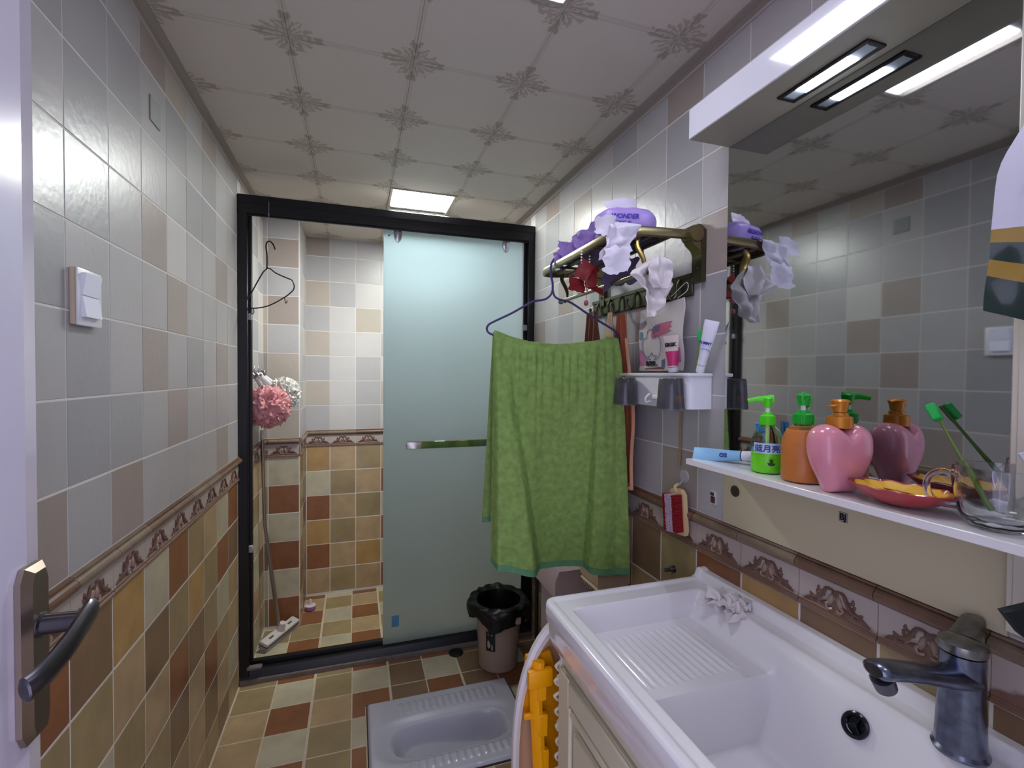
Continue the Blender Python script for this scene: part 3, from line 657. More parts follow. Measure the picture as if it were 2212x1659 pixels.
# ------------------------------------------------------------------ towel rack on the right wall
rk = thing('towel_rack', (1.18, 1.27, 1.54), 'bronze folding towel rack with slatted shelf and hook bar on the right wall', 'towel rack')
dbr = mat('dark_bronze', (.07, .065, .035), .35, .8)
XR, ZR_, YR0, YR1 = 1.052, 1.645, 1.007, 1.500
for y in (YR0, YR1):
    bm = B(); prism(bm, [(W - .001, y - .018, 1.542), (W - .001, y + .018, 1.542), (W - .001, y + .018, 1.672), (W - .001, y, 1.690), (W - .001, y - .018, 1.672)], (-.014, 0, 0))
    for z in (1.575, 1.625): lathe(bm, [(.0001, 0), (.005, 0), (.0045, .003), (.0001, .003)], (W - .015, y, z), 10, M=Matrix.Rotation(-PI / 2, 4, 'Y'))
    obj('wall_plate', bm, dbr, rk)
    bm = B(); lathe(bm, [(.0001, -.020), (.020, -.020), (.0215, -.016), (.0215, .016), (.020, .020), (.0001, .020)], (W - .030, y, 1.660), 24, M=Matrix.Rotation(PI / 2, 4, 'X'))
    prism(bm, [(W - .045, y - .016, 1.655), (W - .012, y - .016, 1.640), (W - .012, y - .016, 1.600), (W - .022, y - .016, 1.622), (W - .040, y - .016, 1.636)], (0, .032, 0)); obj('hinge_knuckle', bm, bronze, rk)
bm = B()
loop = [V((W - .045, YR0, 1.660)), V((1.12, YR0, 1.655)), V((1.075, YR0 + .002, 1.651)), V((XR + .006, YR0 + .010, 1.649)), V((XR, YR0 + .035, 1.648)), V((XR, 1.2, 1.646)), V((XR, YR1 - .035, 1.645)), V((XR + .008, YR1 - .008, 1.645)), V((XR + .035, YR1, 1.646)), V((1.15, YR1, 1.650)), V((W - .045, YR1, 1.660))]
tube(bm, loop, .0125, 8, flat=.5, up=(0, 0, 1)); obj('outer_frame', bm, bronze, rk)
for x in (1.100, 1.150, 1.200):
    bm = B(); tube(bm, [(x, YR0 + .006, 1.650), (x, YR1 - .006, 1.647)], .009, 8, flat=.45, up=(1, 0, 0)); obj('shelf_bar', bm, dbr, rk)
for y in (1.13, 1.38):
    bm = B(); tube(bm, [(XR, y, 1.641), (1.205, y, 1.642)], .004, 6); obj('cross_bar', bm, dbr, rk)
for y in (YR0 + .02, YR1 - .02):
    bm = B(); pl = smoothpts([(1.125, y, 1.645), (1.120, y, 1.625), (1.134, y - .004, 1.595), (1.138, y - .006, 1.570), (1.128, y - .006, 1.548)], 4); tube(bm, pl, [.006 + .005 * math.sin(PI * min(1, k / 12)) for k in range(len(pl))], 8, flat=.6)
    obj('rail_bracket', bm, bronze_h if y < 1.2 else dbr, rk)
bm = B(); tube(bm, [(1.130, YR0 + .0, 1.556), (1.130, YR1 + .005, 1.556)], .0065, 10); blob(bm, (1.130, YR1 + .008, 1.556), (.010, .010, .010), 2); blob(bm, (1.130, YR0 - .002, 1.556), (.009, .009, .009), 2); obj('lower_rail', bm, chrome if False else mat('rail_bronze', (.34, .32, .22), .22, .9), rk)
bm = B(); box(bm, (W - .010, 1.03, 1.512), (W - .0008, 1.572, 1.572), bev=.003); box(bm, (W - .013, 1.03, 1.560), (W - .009, 1.572, 1.570)); obj('hook_bar', bm, dbr, rk)
for y in (1.08, 1.18, 1.28, 1.37, 1.44, 1.52):
    bm = B(); tube(bm, smoothpts([(W - .011, y, 1.562), (W - .020, y, 1.545), (W - .021, y, 1.520), (W - .034, y, 1.507), (W - .046, y, 1.520), (W - .047, y, 1.533)], 3), .0042, 8); blob(bm, (W - .047, y, 1.535), (.006, .006, .006), 1); obj('hook', bm, dbr, rk)

# ------------------------------------------------------------------ hanger with the green towel
A2 = V((.845, 1.42, 0)); D2 = V((.98104, -.19379, 0)); N2 = V((-.19379, -.98104, 0))
def P(s, z, off=0): return A2 + D2 * s + N2 * off + V((0, 0, z))
bm = B(); hp = [P(.232, 1.630, -.02), P(.236, 1.656, -.01), P(.224, 1.669, 0), P(.207, 1.664), P(.197, 1.643), P(.198, 1.615), P(.203, 1.590), P(.203, 1.565)]
tube(bm, smoothpts(hp, 5), .0036, 8)
for pts in ([(.203, 1.568), (.196, 1.552), (.178, 1.539), (.145, 1.533), (.125, 1.523), (.075, 1.494), (.018, 1.466), (.003, 1.456), (-.002, 1.444), (.004, 1.432), (.022, 1.424)],
            [(.204, 1.568), (.210, 1.550), (.226, 1.540), (.252, 1.535), (.275, 1.524), (.330, 1.489), (.385, 1.458), (.405, 1.446), (.416, 1.432), (.418, 1.418), (.408, 1.407)],
            [(.022, 1.424), (.12, 1.402), (.21, 1.394), (.30, 1.396), (.408, 1.407)]):
    tube(bm, smoothpts([P(a, b) for a, b in pts], 4), .0034, 8)
obj('coat_hanger', bm, mat('hanger_purple', '3B2A6B', .35), label='purple wire coat hanger holding the green towel on the bronze rack', cat='hanger')
tw = thing('bath_towel', P(.22, .70), 'large green terry bath towel draped over the purple hanger', 'towel')
def itp(t, xs, ys):
    for i in range(len(xs) - 1):
        if t <= xs[i + 1] or i == len(xs) - 2: k = (t - xs[i]) / (xs[i + 1] - xs[i]); return ys[i] + (ys[i + 1] - ys[i]) * k
def topz(s): return itp(s, [0, .022, .045, .07, .126, .214, .304, .355, .38, .412, .45], [1.436, 1.434, 1.426, 1.416, 1.402, 1.394, 1.402, 1.408, 1.418, 1.418, 1.41])
def botz(s): return itp(s, [0, .015, .088, .191, .266, .306, .373, .46], [.73, .727, .710, .689, .692, .699, .690, .693])
def tf(u, v):
    sl = .020 - .005 * v; sr = .412 + .024 * v ** .8
    s = sl + (sr - sl) * u; zt, zb = topz(s * (1 - .06 * 0)), botz(s)
    z = zt + (zb - zt) * v
    fl = .040 + .115 * v ** .9; fr = .352 - .04 * v          # fold lines
    off = .007 + .010 * math.sin(PI * min(1, v * 6) / 2)
    off += .062 * v ** .7 * (1 - S((s - fl + .018) / .034)) * S((s - .015) / .02)
    off += .054 * (.15 + .85 * v ** .8) * S((s - fr + .005) / .010)
    off -= .034 * v * math.sin(PI * max(0, min(1, (s - fl) / (fr - fl)))) ** 2
    off += .0060 * math.sin(s * 2 * PI / .027 + 3 * noise.noise(V((s * 20, 0, 0)))) * math.exp(-v * 5) * S(v * 14)
    off += .006 * math.sin(s * 2 * PI / .11 + .8) * v + .006 * noise.noise(V((s * 9, v * 2.5, 1))) + .002 * noise.noise(V((s * 60, v * 50, 1)))
    off += .012 * S((s - .395) / .03) * math.sin(v * 3)
    return P(s, z, off)
towel = mat('green_terry', '82A055', .95, bump=1.0, bscale=280, vary=.22, vscale=55)
hemm = mat('green_hem', '5E9068', .8, bump=.4, bscale=300)
bm = B(); sheet(bm, lambda u, v: tf(u, v * .972), 150, 150, .004); obj('front_fold', bm, towel, tw, smooth=60)
bm = B(); sheet(bm, lambda u, v: tf(u, .972 + v * .028), 120, 3, .003); obj('front_hem', bm, hemm, tw, smooth=60)
def tbk(u, v):
    s = .018 - .030 * v + (.395 + .04 * v) * u; z = topz(.02 + .39 * u) + .002 - (topz(.02 + .39 * u) - .835) * v
    z += .02 * v * u * math.sin(u * 7)
    return P(s, z, -.010 - .016 * v - .010 * math.sin(s * 2 * PI / .13) * v + .005 * noise.noise(V((s * 12, v * 3, 9))))
bm = B(); sheet(bm, lambda u, v: tbk(u, v * .97), 70, 60, .004); obj('back_fold', bm, towel, tw, smooth=60)
bm = B(); sheet(bm, lambda u, v: tbk(u, .97 + v * .03), 70, 2, .003); obj('back_hem', bm, hemm, tw, smooth=60)
bm = B(); tube(bm, [P(s, topz(s) - .003, -.001) for s in [.02 + .0098 * k for k in range(41)]], .0105, 10, flat=.9); obj('top_fold', bm, towel, tw)

# ------------------------------------------------------------------ cloths on the hook bar
def cloth(name, y0, y1, z0, z1, x, yt, m, label, cat, seed=0, edge=None, top=.35, wave=.012, n=4):
    t = thing(name, (x, (y0 + y1) / 2, z0), label, cat) if edge else None
    def f(u, v):
        k = top + (1 - top) * S(v * 1.5)
        y = yt + ((y0 + (y1 - y0) * u) - yt) * k
        return V((x - wave * (.4 + v) * math.sin(u * 2 * PI * n + seed) * .7 - .008 * noise.noise(V((u * 4, v * 3, seed))), y, z1 + (z0 - z1) * v - .006 * math.sin(u * 5 + seed) * v))
    bm = B(); sheet(bm, f, 48, 40, .003); o = obj('cloth' if edge else name, bm, m, t, None if edge else label, None if edge else cat, smooth=60)
    if edge:
        bm = B(); pts = [f(0, k / 20) for k in range(3, 21)] + [f(k / 16, 1) for k in range(1, 17)] + [f(1, k / 20) for k in range(20, 3, -1)]
        tube(bm, pts, .0055, 6); obj('piping', bm, edge, t)
    return o
cloth('face_towel', 1.245, 1.40, .965, 1.50, 1.262, 1.335, mat('orange_terry', 'A85C42', .95, bump=.8, bscale=400), 'orange towel with pale edging hanging behind the green towel', 'towel', 1, mat('peach_edging', 'D49C7C', .9, bump=1, bscale=300), n=2)
cloth('cloth_bag', 1.33, 1.43, 1.20, 1.508, 1.246, 1.375, mat('cream_cloth', 'D8BE9C', .9), 'cream cloth between the orange towel and the brown towel', 'cloth', 2, top=.15, n=2)
cloth('brown_towel', 1.43, 1.585, 1.15, 1.525, 1.244, 1.500, mat('brown_cloth', '6B3F35', .9, bump=.4), 'dark brown towel hanging from the far end of the hook bar', 'towel', 4, top=.5, n=3, wave=.016)

# ------------------------------------------------------------------ things on and under the rack
tp = thing('tissue_pack', (1.15, 1.08, 1.661), 'lilac plastic tissue pack lying on top of the bronze rack', 'tissue pack')
lil = mat('lilac_film', 'AB93DA', .35); lild = mat('lilac_print', '3D35A0', .5)
R3 = Matrix.Translation((1.112, 1.072, 1.690)) @ Matrix.Rotation(math.radians(-14), 4, 'Z') @ Matrix.Rotation(math.radians(8), 4, 'X')
bm = B()
def pk(u, v):
    a = 2 * PI * v; t = (u - .5) * 2; k = (1 - abs(t) ** 5) * .92 + .08 * (abs(t) < 1)
    p = V((t * .082, math.copysign(abs(math.cos(a)) ** .6, math.cos(a)) * .044 * k, math.copysign(abs(math.sin(a)) ** .6, math.sin(a)) * .036 * k + .004 * noise.noise(V((t * 3, a * 2, 4)))))
    return R3 @ p
sheet(bm, pk, 30, 40); bmesh.ops.remove_doubles(bm, verts=bm.verts, dist=.0002); obj('wrapper', bm, lil, tp)
text('lettering', 'WONDER', .0155, R3 @ Matrix.Translation((-.014, -.0455, .011)) @ Matrix.Rotation(PI / 2, 4, 'X'), lild, tp, .0002, .0005, .12)
text('lettering', 'TISSUE', .0130, R3 @ Matrix.Translation((-.018, -.0455, -.005)) @ Matrix.Rotation(PI / 2, 4, 'X'), lild, tp, .0002, .0004, .12)
film = mat('white_film', 'DAD2E6', .4)
bm = B(); crumple(bm, (1.098, 1.066, 1.726), (1, -.2, .1), (0, .25, 1), .078, .050, 5, .014, 14, 14, .25, fq=8); obj('loose_flap', bm, film, tp, smooth=25)
bm = B()
def wt(u, v):
    x = 1.018 + .082 * u - .014 * v + .006 * math.sin(v * 5); z = 1.676 + .008 * u - .008 * math.sin(v * 3) - .100 * v * (1 - .25 * u)
    y = 1.034 - .042 * S(v * 4) + .004 * v
    q = V((u * 2.0, v * 2.4, 2)); n = .012 * (abs(noise.noise(q)) * 1.5 - .3) + .003 * noise.noise(q * 2.6)
    return V((x + n * .5, y - n, z + .006 * noise.noise(q * 1.5)))
sheet(bm, wt, 34, 44, .0008)
crumple(bm, (1.040, .986, 1.575), (1, .1, .1), (.1, .1, 1), .070, .062, 12, .020, 26, 26, .3, fq=9)
crumple(bm, (1.012, .992, 1.652), (1, .2, .15), (-.1, .1, 1), .060, .045, 17, .012, 20, 20, .25, fq=8); obj('wet_wipe', bm, mat('wipe_white', 'D9D3E2', .85, sss=.1), label='white wet wipe draped over the front rail of the rack', cat='tissue', smooth=22)
pur = mat('purple_cloth', '9C82C4', .7, bump=.3); purd = mat('dark_purple_cloth', '4C3F5C', .75, bump=.3)
bm = B()
for k, (x, y, z, r) in enumerate(((1.085, 1.33, 1.690, .034), (1.105, 1.27, 1.705, .034), (1.075, 1.37, 1.672, .026), (1.14, 1.20, 1.70, .032), (1.12, 1.31, 1.700, .030))): crumple(bm, (x, y, z), (1, -.5, .3 * math.sin(k)), (0, .5, 1), r * 2.3, r * 1.9, k + 20, .034, 26, 26, .25, fq=13, th=.001)
obj('purple_cloth', bm, pur, label='crumpled light purple cloth heaped on the far half of the rack', cat='cloth')
bm = B(); sheet(bm, lambda u, v: V((1.065 + .16 * u, 1.06 + .36 * v, 1.662 + .010 * abs(noise.noise(V((u * 3, v * 5, 5)))) - .040 * S((.35 - abs(v - .4)) * 4) * S((.22 - abs(u - .3)) * 6))), 24, 34, .002)
crumple(bm, (1.150, 1.150, 1.590), (1, -.3, .2), (.2, 0, 1), .085, .080, 41, .020, 24, 24, .5, fq=8, th=.001)
obj('purple_cloth', bm, purd, label='dark purple cloth sagging through the slats of the rack', cat='cloth')
# bow ornament on a bead chain
bw = thing('bow_ornament', (1.040, 1.17, 1.48), 'dark red ribbon bow hanging on white bead chains from the rack', 'ornament')
for x, z0 in ((1.036, 1.636), (1.060, 1.625)):
    bm = B()
    for k in range(9 if x < 1.05 else 8): blob(bm, (x, 1.163, z0 - k * .0078), (.0026, .0026, .0026), 1)
    tag(obj('bead_chain', bm, mat('pearl', 'E4DEE6', .25), bw), kind='stuff')
red = mat('dark_red_satin', '6E0A10', .45)
for (c, u, v, w, h, sd) in (((1.040, 1.155, 1.585), (.6, 0, 1), (-1, .3, .6), .052, .038, 2), ((1.064, 1.160, 1.568), (.2, .2, 1), (1, 0, .1), .060, .036, 7), ((1.022, 1.158, 1.545), (1, .1, -.15), (.1, .2, 1), .050, .036, 11), ((1.075, 1.158, 1.540), (1, .1, -.35), (.1, .2, 1), .062, .020, 14)):
    bm = B(); crumple(bm, c, u, v, w, h, sd, .009, 12, 12, .2, fq=8, th=.0012); obj('ribbon_loop', bm, red, bw)
bm = B(); tube(bm, [(1.046, 1.150, 1.575), (1.046, 1.152, 1.508)], .0008, 5)
for z in (1.540, 1.530, 1.522): blob(bm, (1.046, 1.148, z), (.003, .003, .003), 1)
blob(bm, (1.045, 1.152, 1.497), (.0065, .0065, .0085), 2); obj('pendant', bm, mat('pendant_red', '8C4A4C', .3), bw)
# white face cloths on the near bracket
bm = B()
def gz(u, v):
    w = itp(v, [0, .15, .38, .6, .8, 1], [.012, .040, .066, .036, .026, .014]); c = itp(v, [0, .15, .38, .6, .8, 1], [1.150, 1.146, 1.134, 1.150, 1.146, 1.134])
    q = V((u * 2.5, v * 3.5, 7)); n = .016 * (abs(noise.noise(q)) * 1.6 - .4) + .004 * noise.noise(q * 3)
    return V((c + w * (2 * u - 1) * (1 + .12 * noise.noise(V((v * 7, u * 2, 3)))), .988 - n - .010 * math.sin(u * 9 + v * 2), 1.585 - .140 * v + .012 * math.sin(u * 5 + 1) * math.sin(PI * v)))
sheet(bm, gz, 36, 44, .001)
def gz2(u, v):
    q = V((u * 2.2, v * 2.6, 17)); n = .014 * (abs(noise.noise(q)) * 1.6 - .4)
    return V((1.150 + (.018 + .016 * math.sin(PI * v)) * (2 * u - 1), .972 - n - .008 * math.sin(u * 7), 1.588 - .075 * v))
sheet(bm, gz2, 22, 24, .001)
obj('face_cloth', bm, mat('gauze_white', 'D2CACB', .9, bump=.3), label='crumpled white gauze cloth hanging on the near bracket of the rack', cat='cloth', smooth=50)
nv = thing('sachet_pack', (1.272, 1.13, 1.318), 'white cosmetic sachet printed with pink brushstrokes and NOVO lettering', 'sachet')
NX = 1.268
def nvf(u, v):
    return V((NX - .006 * math.sin(PI * u) * math.sin(PI * v) + .002 * noise.noise(V((u * 4, v * 4, 3))), 1.238 - .200 * u - .004 * math.sin(v * 9), 1.318 + .190 * v - .012 * (1 - u) * S(v * 4 - 3)))
bm = B(); sheet(bm, nvf, 24, 20, .002); obj('pouch', bm, mat('sachet_white', 'CFC6C4', .4), nv)
def patch(pts, m, off=.0012, nm='print_patch'):
    bm = B(); vs = []
    for u, v in pts: q = nvf(u, v); vs.append((q.x - off, q.y, q.z))
    prism(bm, vs, (-.0005, 0, 0)); return obj(nm, bm, m, nv, smooth=0)
pk1, pk2, te, nb = mat('print_pink', 'C0607F', .5), mat('print_mauve', 'B46F95', .5), mat('print_teal', '5C8C98', .5), mat('print_navy', '5D668A', .5)
patch([(.36, .52), (.36, .62), (.44, .68), (.70, .70), (.80, .70), (.74, .66), (.80, .63), (.72, .60), (.80, .57), (.70, .54), (.55, .50), (.40, .47)], pk1)
patch([(.40, .58), (.40, .66), (.52, .66), (.52, .58)], nb, .0022)
patch([(.02, .50), (.03, .60), (.10, .60), (.12, .53), (.06, .47)], te)
patch([(.02, .64), (.02, .74), (.16, .77), (.20, .72), (.12, .66)], mat('print_plum', '86707F', .5))
patch([(.02, .08), (.01, .34), (.10, .28), (.22, .18), (.18, .10)], pk2)
patch([(.84, .10), (.84, .32), (.95, .32), (.96, .12)], pk2)
patch([(.55, .04), (.55, .15), (.62, .17), (.62, .04)], nb)
patch([(.15, .02), (.15, .035), (.55, .055), (.62, .02)], mat('print_wine', '7C3F4C', .5))
bm = B(); ol = [(.30, .16), (.18, .20), (.11, .30), (.10, .42), (.16, .50), (.23, .49), (.26, .60), (.33, .62), (.40, .60), (.44, .50), (.50, .52), (.57, .44), (.55, .30), (.48, .19), (.38, .16), (.44, .22), (.36, .22), (.33, .27), (.29, .22), (.22, .22)]
tube(bm, smoothpts([nvf(u, v) + V((-.002, 0, 0)) for u, v in ol], 3, True), .0011, 5, closed=True); obj('print_outline', bm, mat('print_grey', '77828A', .5), nv)
q = nvf(.30, .12); text('lettering', 'novo', .022, basis((q.x - .0022, q.y, q.z), (0, -1, 0), (0, 0, 1)), black, nv, .0004, .0012)
q = nvf(.34, .075); text('lettering', 'NIAOXINGXI', .0085, basis((q.x - .0018, q.y, q.z), (0, -1, 0), (0, 0, 1)), mat('ink_grey', '6A6466', .6), nv, .0004, .0002)
bm = B(); tube(bm, smoothpts([(1.262, 1.14, 1.505), (1.270, 1.09, 1.52), (1.280, 1.045, 1.548), (1.272, 1.03, 1.525), (1.264, 1.06, 1.508)], 5), .0009, 5); obj('hanging_string', bm, mat('string_white', 'D6D0DC', .7), nv)

# ------------------------------------------------------------------ cup holder on the right wall
ch = thing('toothbrush_holder', (1.25, 1.115, 1.218), 'white plastic wall holder for cups and toothbrushes', 'holder')
bm = B(); pts = []
for k in range(9): t = PI / 2 * k / 8; pts.append((1.246 - .020 * math.sin(t), .962 + .020 - .020 * math.cos(t), 1.222))
pts = [(W - .001, .962, 1.222)] + pts + [(1.226, 1.25, 1.222), (1.240, 1.268, 1.222), (W - .001, 1.268, 1.222)]
prism(bm, pts, (0, 0, .082)); obj('body', bm, wht, ch)
bm = B(); box(bm, (1.222, .957, 1.302), (W - .001, 1.272, 1.311), bev=.003, seg=2); obj('top_tray', bm, wht, ch)
bm = B(); box(bm, (1.216, 1.045, 1.240), (1.228, 1.10, 1.252), bev=.003); tube(bm, smoothpts([(1.218, 1.11, 1.255), (1.205, 1.11, 1.243), (1.208, 1.11, 1.232), (1.222, 1.11, 1.236)], 3), .003, 6); obj('cup_clip', bm, wht, ch)
smoke = mat('smoke_plastic', (.30, .29, .32), .12, trans=.88, ior=1.3, coat=.3)
for y, nm in ((.985, 'smoky grey plastic cup turned upside down at the near end of the white holder'), (1.195, 'smoky grey plastic cup turned upside down at the far end of the white holder')):
    t = thing('tooth_mug', (1.194, y, 1.222), nm, 'cup')
    bm = B(); lathe(bm, [(.0335, .000), (.0345, .004), (.0295, .074), (.027, .078), (.0001, .079), (.0001, .077), (.026, .076), (.028, .073), (.0325, .004)], (1.194, y, 1.220), 36, cap=False); obj('cup_body', bm, smoke, t)
    if y < 1.1:
        bm = B(); prism(bm, [(1.170, y - .0235, 1.245), (1.182, y - .0305, 1.245), (1.182, y - .030, 1.262), (1.170, y - .0235, 1.262)], (-.0004, -.0008, 0)); bm.free()
        bm = B(); lathe(bm, [(.0325, .020), (.0318, .036)], (1.194, y, 1.220), 36, cap=False)
        bmesh.ops.delete(bm, geom=[f for f in bm.faces if not (f.calc_center_median().y < y - .024 and abs(f.calc_center_median().x - 1.196) < .012)], context='FACES')
        obj('decal', bm, mat('decal_orange', 'A8763A', .5), t, label='orange printed patch')
grn = mat('bright_green', '1FA94A', .4); grnh = mat('green_clear', (.35, .55, .15), .2, trans=.5, ior=1.4)
def toothbrush(base, tip, face, label, m_head=grn, m_h=grnh, group=None, hl=.026):
    base, tip, face = V(base), V(tip), V(face); d = (tip - base).normalized(); L = (tip - base).length
    face = (face - d * face.dot(d)).normalized()
    t = thing('toothbrush', base, label, 'toothbrush', group)
    bm = B(); pl = [base + d * L * k / 10 for k in range(11)]; tube(bm, pl, [.0042, .0046, .0046, .0042, .0034, .0027, .0023, .0021, .0021, .0028, .003], 8, flat=.7); obj('handle', bm, m_h, t)
    bm = B(); Mh = basis(tip - d * hl * .5 + face * .006, d, face); box(bm, (-hl / 2, -.006, -.0065), (hl / 2, .007, .0065), bev=.002, M=Mh); obj('bristles', bm, m_head, t)
toothbrush((1.280, 1.000, 1.313), (1.272, .978, 1.418), (-.8, -1, 0), 'green toothbrush standing in the white wall holder')
def paste(base, top, width, face, mcap, mbody, name, label, prints=(), capl=.022):
    base, top, face = V(base), V(top), V(face); d = (top - base).normalized(); L = (top - base).length; side = face.cross(d).normalized(); face = d.cross(side).normalized()
    t = thing(name, base, label, 'tube')
    bm = B()
    def f(u, v):
        a = 2 * PI * u; k = S(v * 1.05); w = width * (.62 * (1 - k) + k * 1.0) / 2; th = width * .30 * (1 - v) ** .6 + .0008
        return base + d * (capl + (L - capl) * v) + side * (math.cos(a) * w) + face * (math.sin(a) * th)
    sheet(bm, f, 28, 14); bmesh.ops.remove_doubles(bm, verts=bm.verts, dist=1e-5); obj('tube_body', bm, mbody, t)
    bm = B(); Mc = basis(base, side, face); Mc = Matrix(((side.x, face.x, d.x, base.x), (side.y, face.y, d.y, base.y), (side.z, face.z, d.z, base.z), (0, 0, 0, 1)))
    rings = []
    for r, z in ((.26, 0), (.30, .002), (.31, capl * .9), (.22, capl)): rings.append([bm.verts.new(Mc @ V((math.cos(2 * PI * k / 20) * r * width, math.sin(2 * PI * k / 20) * r * width, z))) for k in range(20)])
    for a, b in zip(rings, rings[1:]):
        for k in range(20): bm.faces.new((a[k], a[(k + 1) % 20], b[(k + 1) % 20], b[k]))
    bm.faces.new(rings[0][::-1]); bm.faces.new(rings[-1]); obj('cap', bm, mcap, t)
    return t, Mc
inkb = mat('ink_blue', '2A3A8C', .5)
t, Mc = paste((1.272, .978, 1.313), (1.264, .928, 1.436), .034, (-.8, -.8, .1), wht, mat('tube_white', 'DDDCE8', .35), 'toothpaste_tube', 'white toothpaste tube with purple-blue print standing in the wall holder')
text('lettering', 'PUMMY', .0085, Mc @ Matrix.Translation((.002, .0085, .078)) @ Matrix.Rotation(-PI / 2, 4, 'X') @ Matrix.Rotation(PI, 4, 'Z'), inkb, t, .0009, .0003)
bm = B(); tube(bm, [Mc @ V((.012 * math.cos(a), .0085, .058 + .006 * math.sin(a))) for a in [PI * k / 8 for k in range(9)]], .0012, 5); obj('print_arc', bm, mat('ink_light_blue', '7C9BC8', .5), t)
t, Mc = paste((1.252, 1.055, 1.313), (1.246, 1.060, 1.410), .040, (-1, -.8, 0), mat('cap_white', 'D6D2D6', .3), mat('pink_cream_tube', 'D9C6C0', .35), 'cream_tube', 'small pink and white cream tube leaning on the printed sachet', capl=.014)
bm = B()
def wrapf(v0, v1):
    def f(u, v):
        vv = v0 + (v1 - v0) * v; a = 2 * PI * u; k = S(vv * 1.05); w = .040 * (.62 * (1 - k) + k) / 2 + .0005; th = .040 * .30 * (1 - vv) ** .6 + .0014
        return Mc @ V((math.cos(a) * w, math.sin(a) * th, .014 + .083 * vv))
    return f
sheet(bm, wrapf(.04, .50), 28, 6); obj('pink_band', bm, mat('hot_pink', 'C2306E', .35), t)
text('lettering', 'ERSK', .013, Mc @ Matrix.Translation((0, .009, .072)) @ Matrix.Rotation(-PI / 2, 4, 'X') @ Matrix.Rotation(PI, 4, 'Z'), black, t, .0014, .0005)

# brush hanging on the wall
br = thing('scrubbing_brush', (1.27, 1.05, .882), 'cream scrubbing brush with red and white bristles hanging on the wall', 'brush')
bm = B(); o = [(0, -.026), (.012, -.030), (.105, -.030), (.118, -.020), (.120, 0), (.118, .020), (.105, .030), (.012, .030), (0, .024)]
Mb = Matrix.Translation((W - .012, 1.052, .884)) @ Matrix.Rotation(math.radians(-6), 4, 'X')
prism(bm, [Mb @ V((0, y, z)) for z, y in o], (-.012, 0, 0)); tube(bm, smoothpts([Mb @ V((-.012, 0, .112)), Mb @ V((-.014, 0, .125)), Mb @ V((-.004, 0, .130))], 3), .004, 6); obj('back', bm, mat('brush_cream', 'D8BE8E', .5), br)
for k, (yy, m, l) in enumerate(((-.019, 'r', .026), (-.007, 'w', .028), (.006, 'w', .028), (.018, 'r', .027))):
    bm = B()
    for i in range(26):
        z = .012 + i * .0037
        for j in (-1, 0, 1):
            c = V((-.012, yy + j * .0036, z)); tube(bm, [Mb @ c, Mb @ (c + V((-l, j * .0015 + RND.uniform(-.001, .001), RND.uniform(-.001, .001))))], .0021, 4)
    obj('bristles', bm, mat('bristle_red', '8E1019', .7) if m == 'r' else mat('bristle_white', 'C4A9BE', .7), br, label='red bristles' if m == 'r' else 'pale pinkish white bristles', kind='stuff')
bm = B(); lathe(bm, [(.0001, 0), (.018, 0), (.017, .003), (.0001, .004)], (W, 1.060, 1.035), 20, M=Matrix.Rotation(-PI / 2, 4, 'Y')); tube(bm, smoothpts([(W - .003, 1.060, 1.030), (W - .010, 1.060, 1.020), (W - .016, 1.060, 1.014), (W - .018, 1.060, 1.020)], 3), .002, 6)
obj('adhesive_hook', bm, mat('clear_hook', (.42, .39, .40), .3), label='small clear adhesive hook on the wall above the scrubbing brush', cat='hook')
bm = B(); tube(bm, smoothpts([(1.291, 1.069, 1.221), (1.291, 1.073, 1.17), (1.291, 1.074, 1.10), (1.291, 1.076, 1.062)], 4), .0036, 6); obj('hanging_cord', bm, mat('tan_cord', '8C7A50', .7), label='thin tan cord hanging below the cup holder', cat='cord')
bm = B(); lathe(bm, [(.0001, 0), (.010, 0), (.008, .010), (.005, .012), (.005, .03), (.0001, .03)], (W, 1.098, .770), 14, M=Matrix.Rotation(-PI / 2, 4, 'Y')); obj('pipe_stub', bm, chrome_d, label='tiny metal pipe stub on the tiled wall behind the washbasin', cat='pipe')

# ------------------------------------------------------------------ bottles and dishes on the mirror shelf
ZS = 1.1145
def pump(t, c, z, m, noz, sc=1.0, style=0):
    c = V(c); noz = V(noz).normalized()
    bm = B(); lathe(bm, [(.0001, 0), (.0145 * sc, 0), (.015 * sc, .002), (.0145 * sc, .018), (.013 * sc, .019), (.010 * sc, .020), (.009 * sc, .025), (.0001, .025)], (c.x, c.y, z), 28)
    if not style:
        for k in range(28): a = 2 * PI * k / 28; box(bm, (c.x + .0148 * sc * math.cos(a) - .0006, c.y + .0148 * sc * math.sin(a) - .0006, z + .002), (c.x + .0148 * sc * math.cos(a) + .0006, c.y + .0148 * sc * math.sin(a) + .0006, z + .017))
    obj('collar', bm, m, t)
    bm = B(); lathe(bm, [(.0001, 0), (.0042, 0), (.0042, .016), (.0001, .016)], (c.x, c.y, z + .024), 12); obj('stem', bm, wht if not style else m, t)
    bm = B(); lathe(bm, [(.0001, 0), (.0075 * sc, 0), (.0095 * sc, .014), (.011 * sc, .018), (.008 * sc, .021), (.0001, .021)], (c.x, c.y, z + .034 - .008 * style), 20)
    h = z + .050 - .008 * style; pl = smoothpts([c * 1 + V((0, 0, 0)) - noz * .010, c, c + noz * .018, c + noz * .036], 4)
    for p in pl: p.z = h
    for k, p in enumerate(pl[-5:]): p.z = h - .0010 * k
    tube(bm, pl, [.009, .0095, .0095, .009, .0085, .0078, .007, .0062, .0056, .005, .0046, .0042, .004], 10, flat=.5, up=(0, 0, 1)) if not style else tube(bm, [c + noz * (k * .005 - .020) + V((0, 0, h - c.z + .003 * math.sin(k * .6) - .0004 * k)) for k in range(10)], [.004, .007, .0085, .009, .009, .008, .007, .006, .0045, .003], 12, flat=.35, up=noz.cross(V((0, 0, 1))))
    obj('pump_head', bm, m, t)
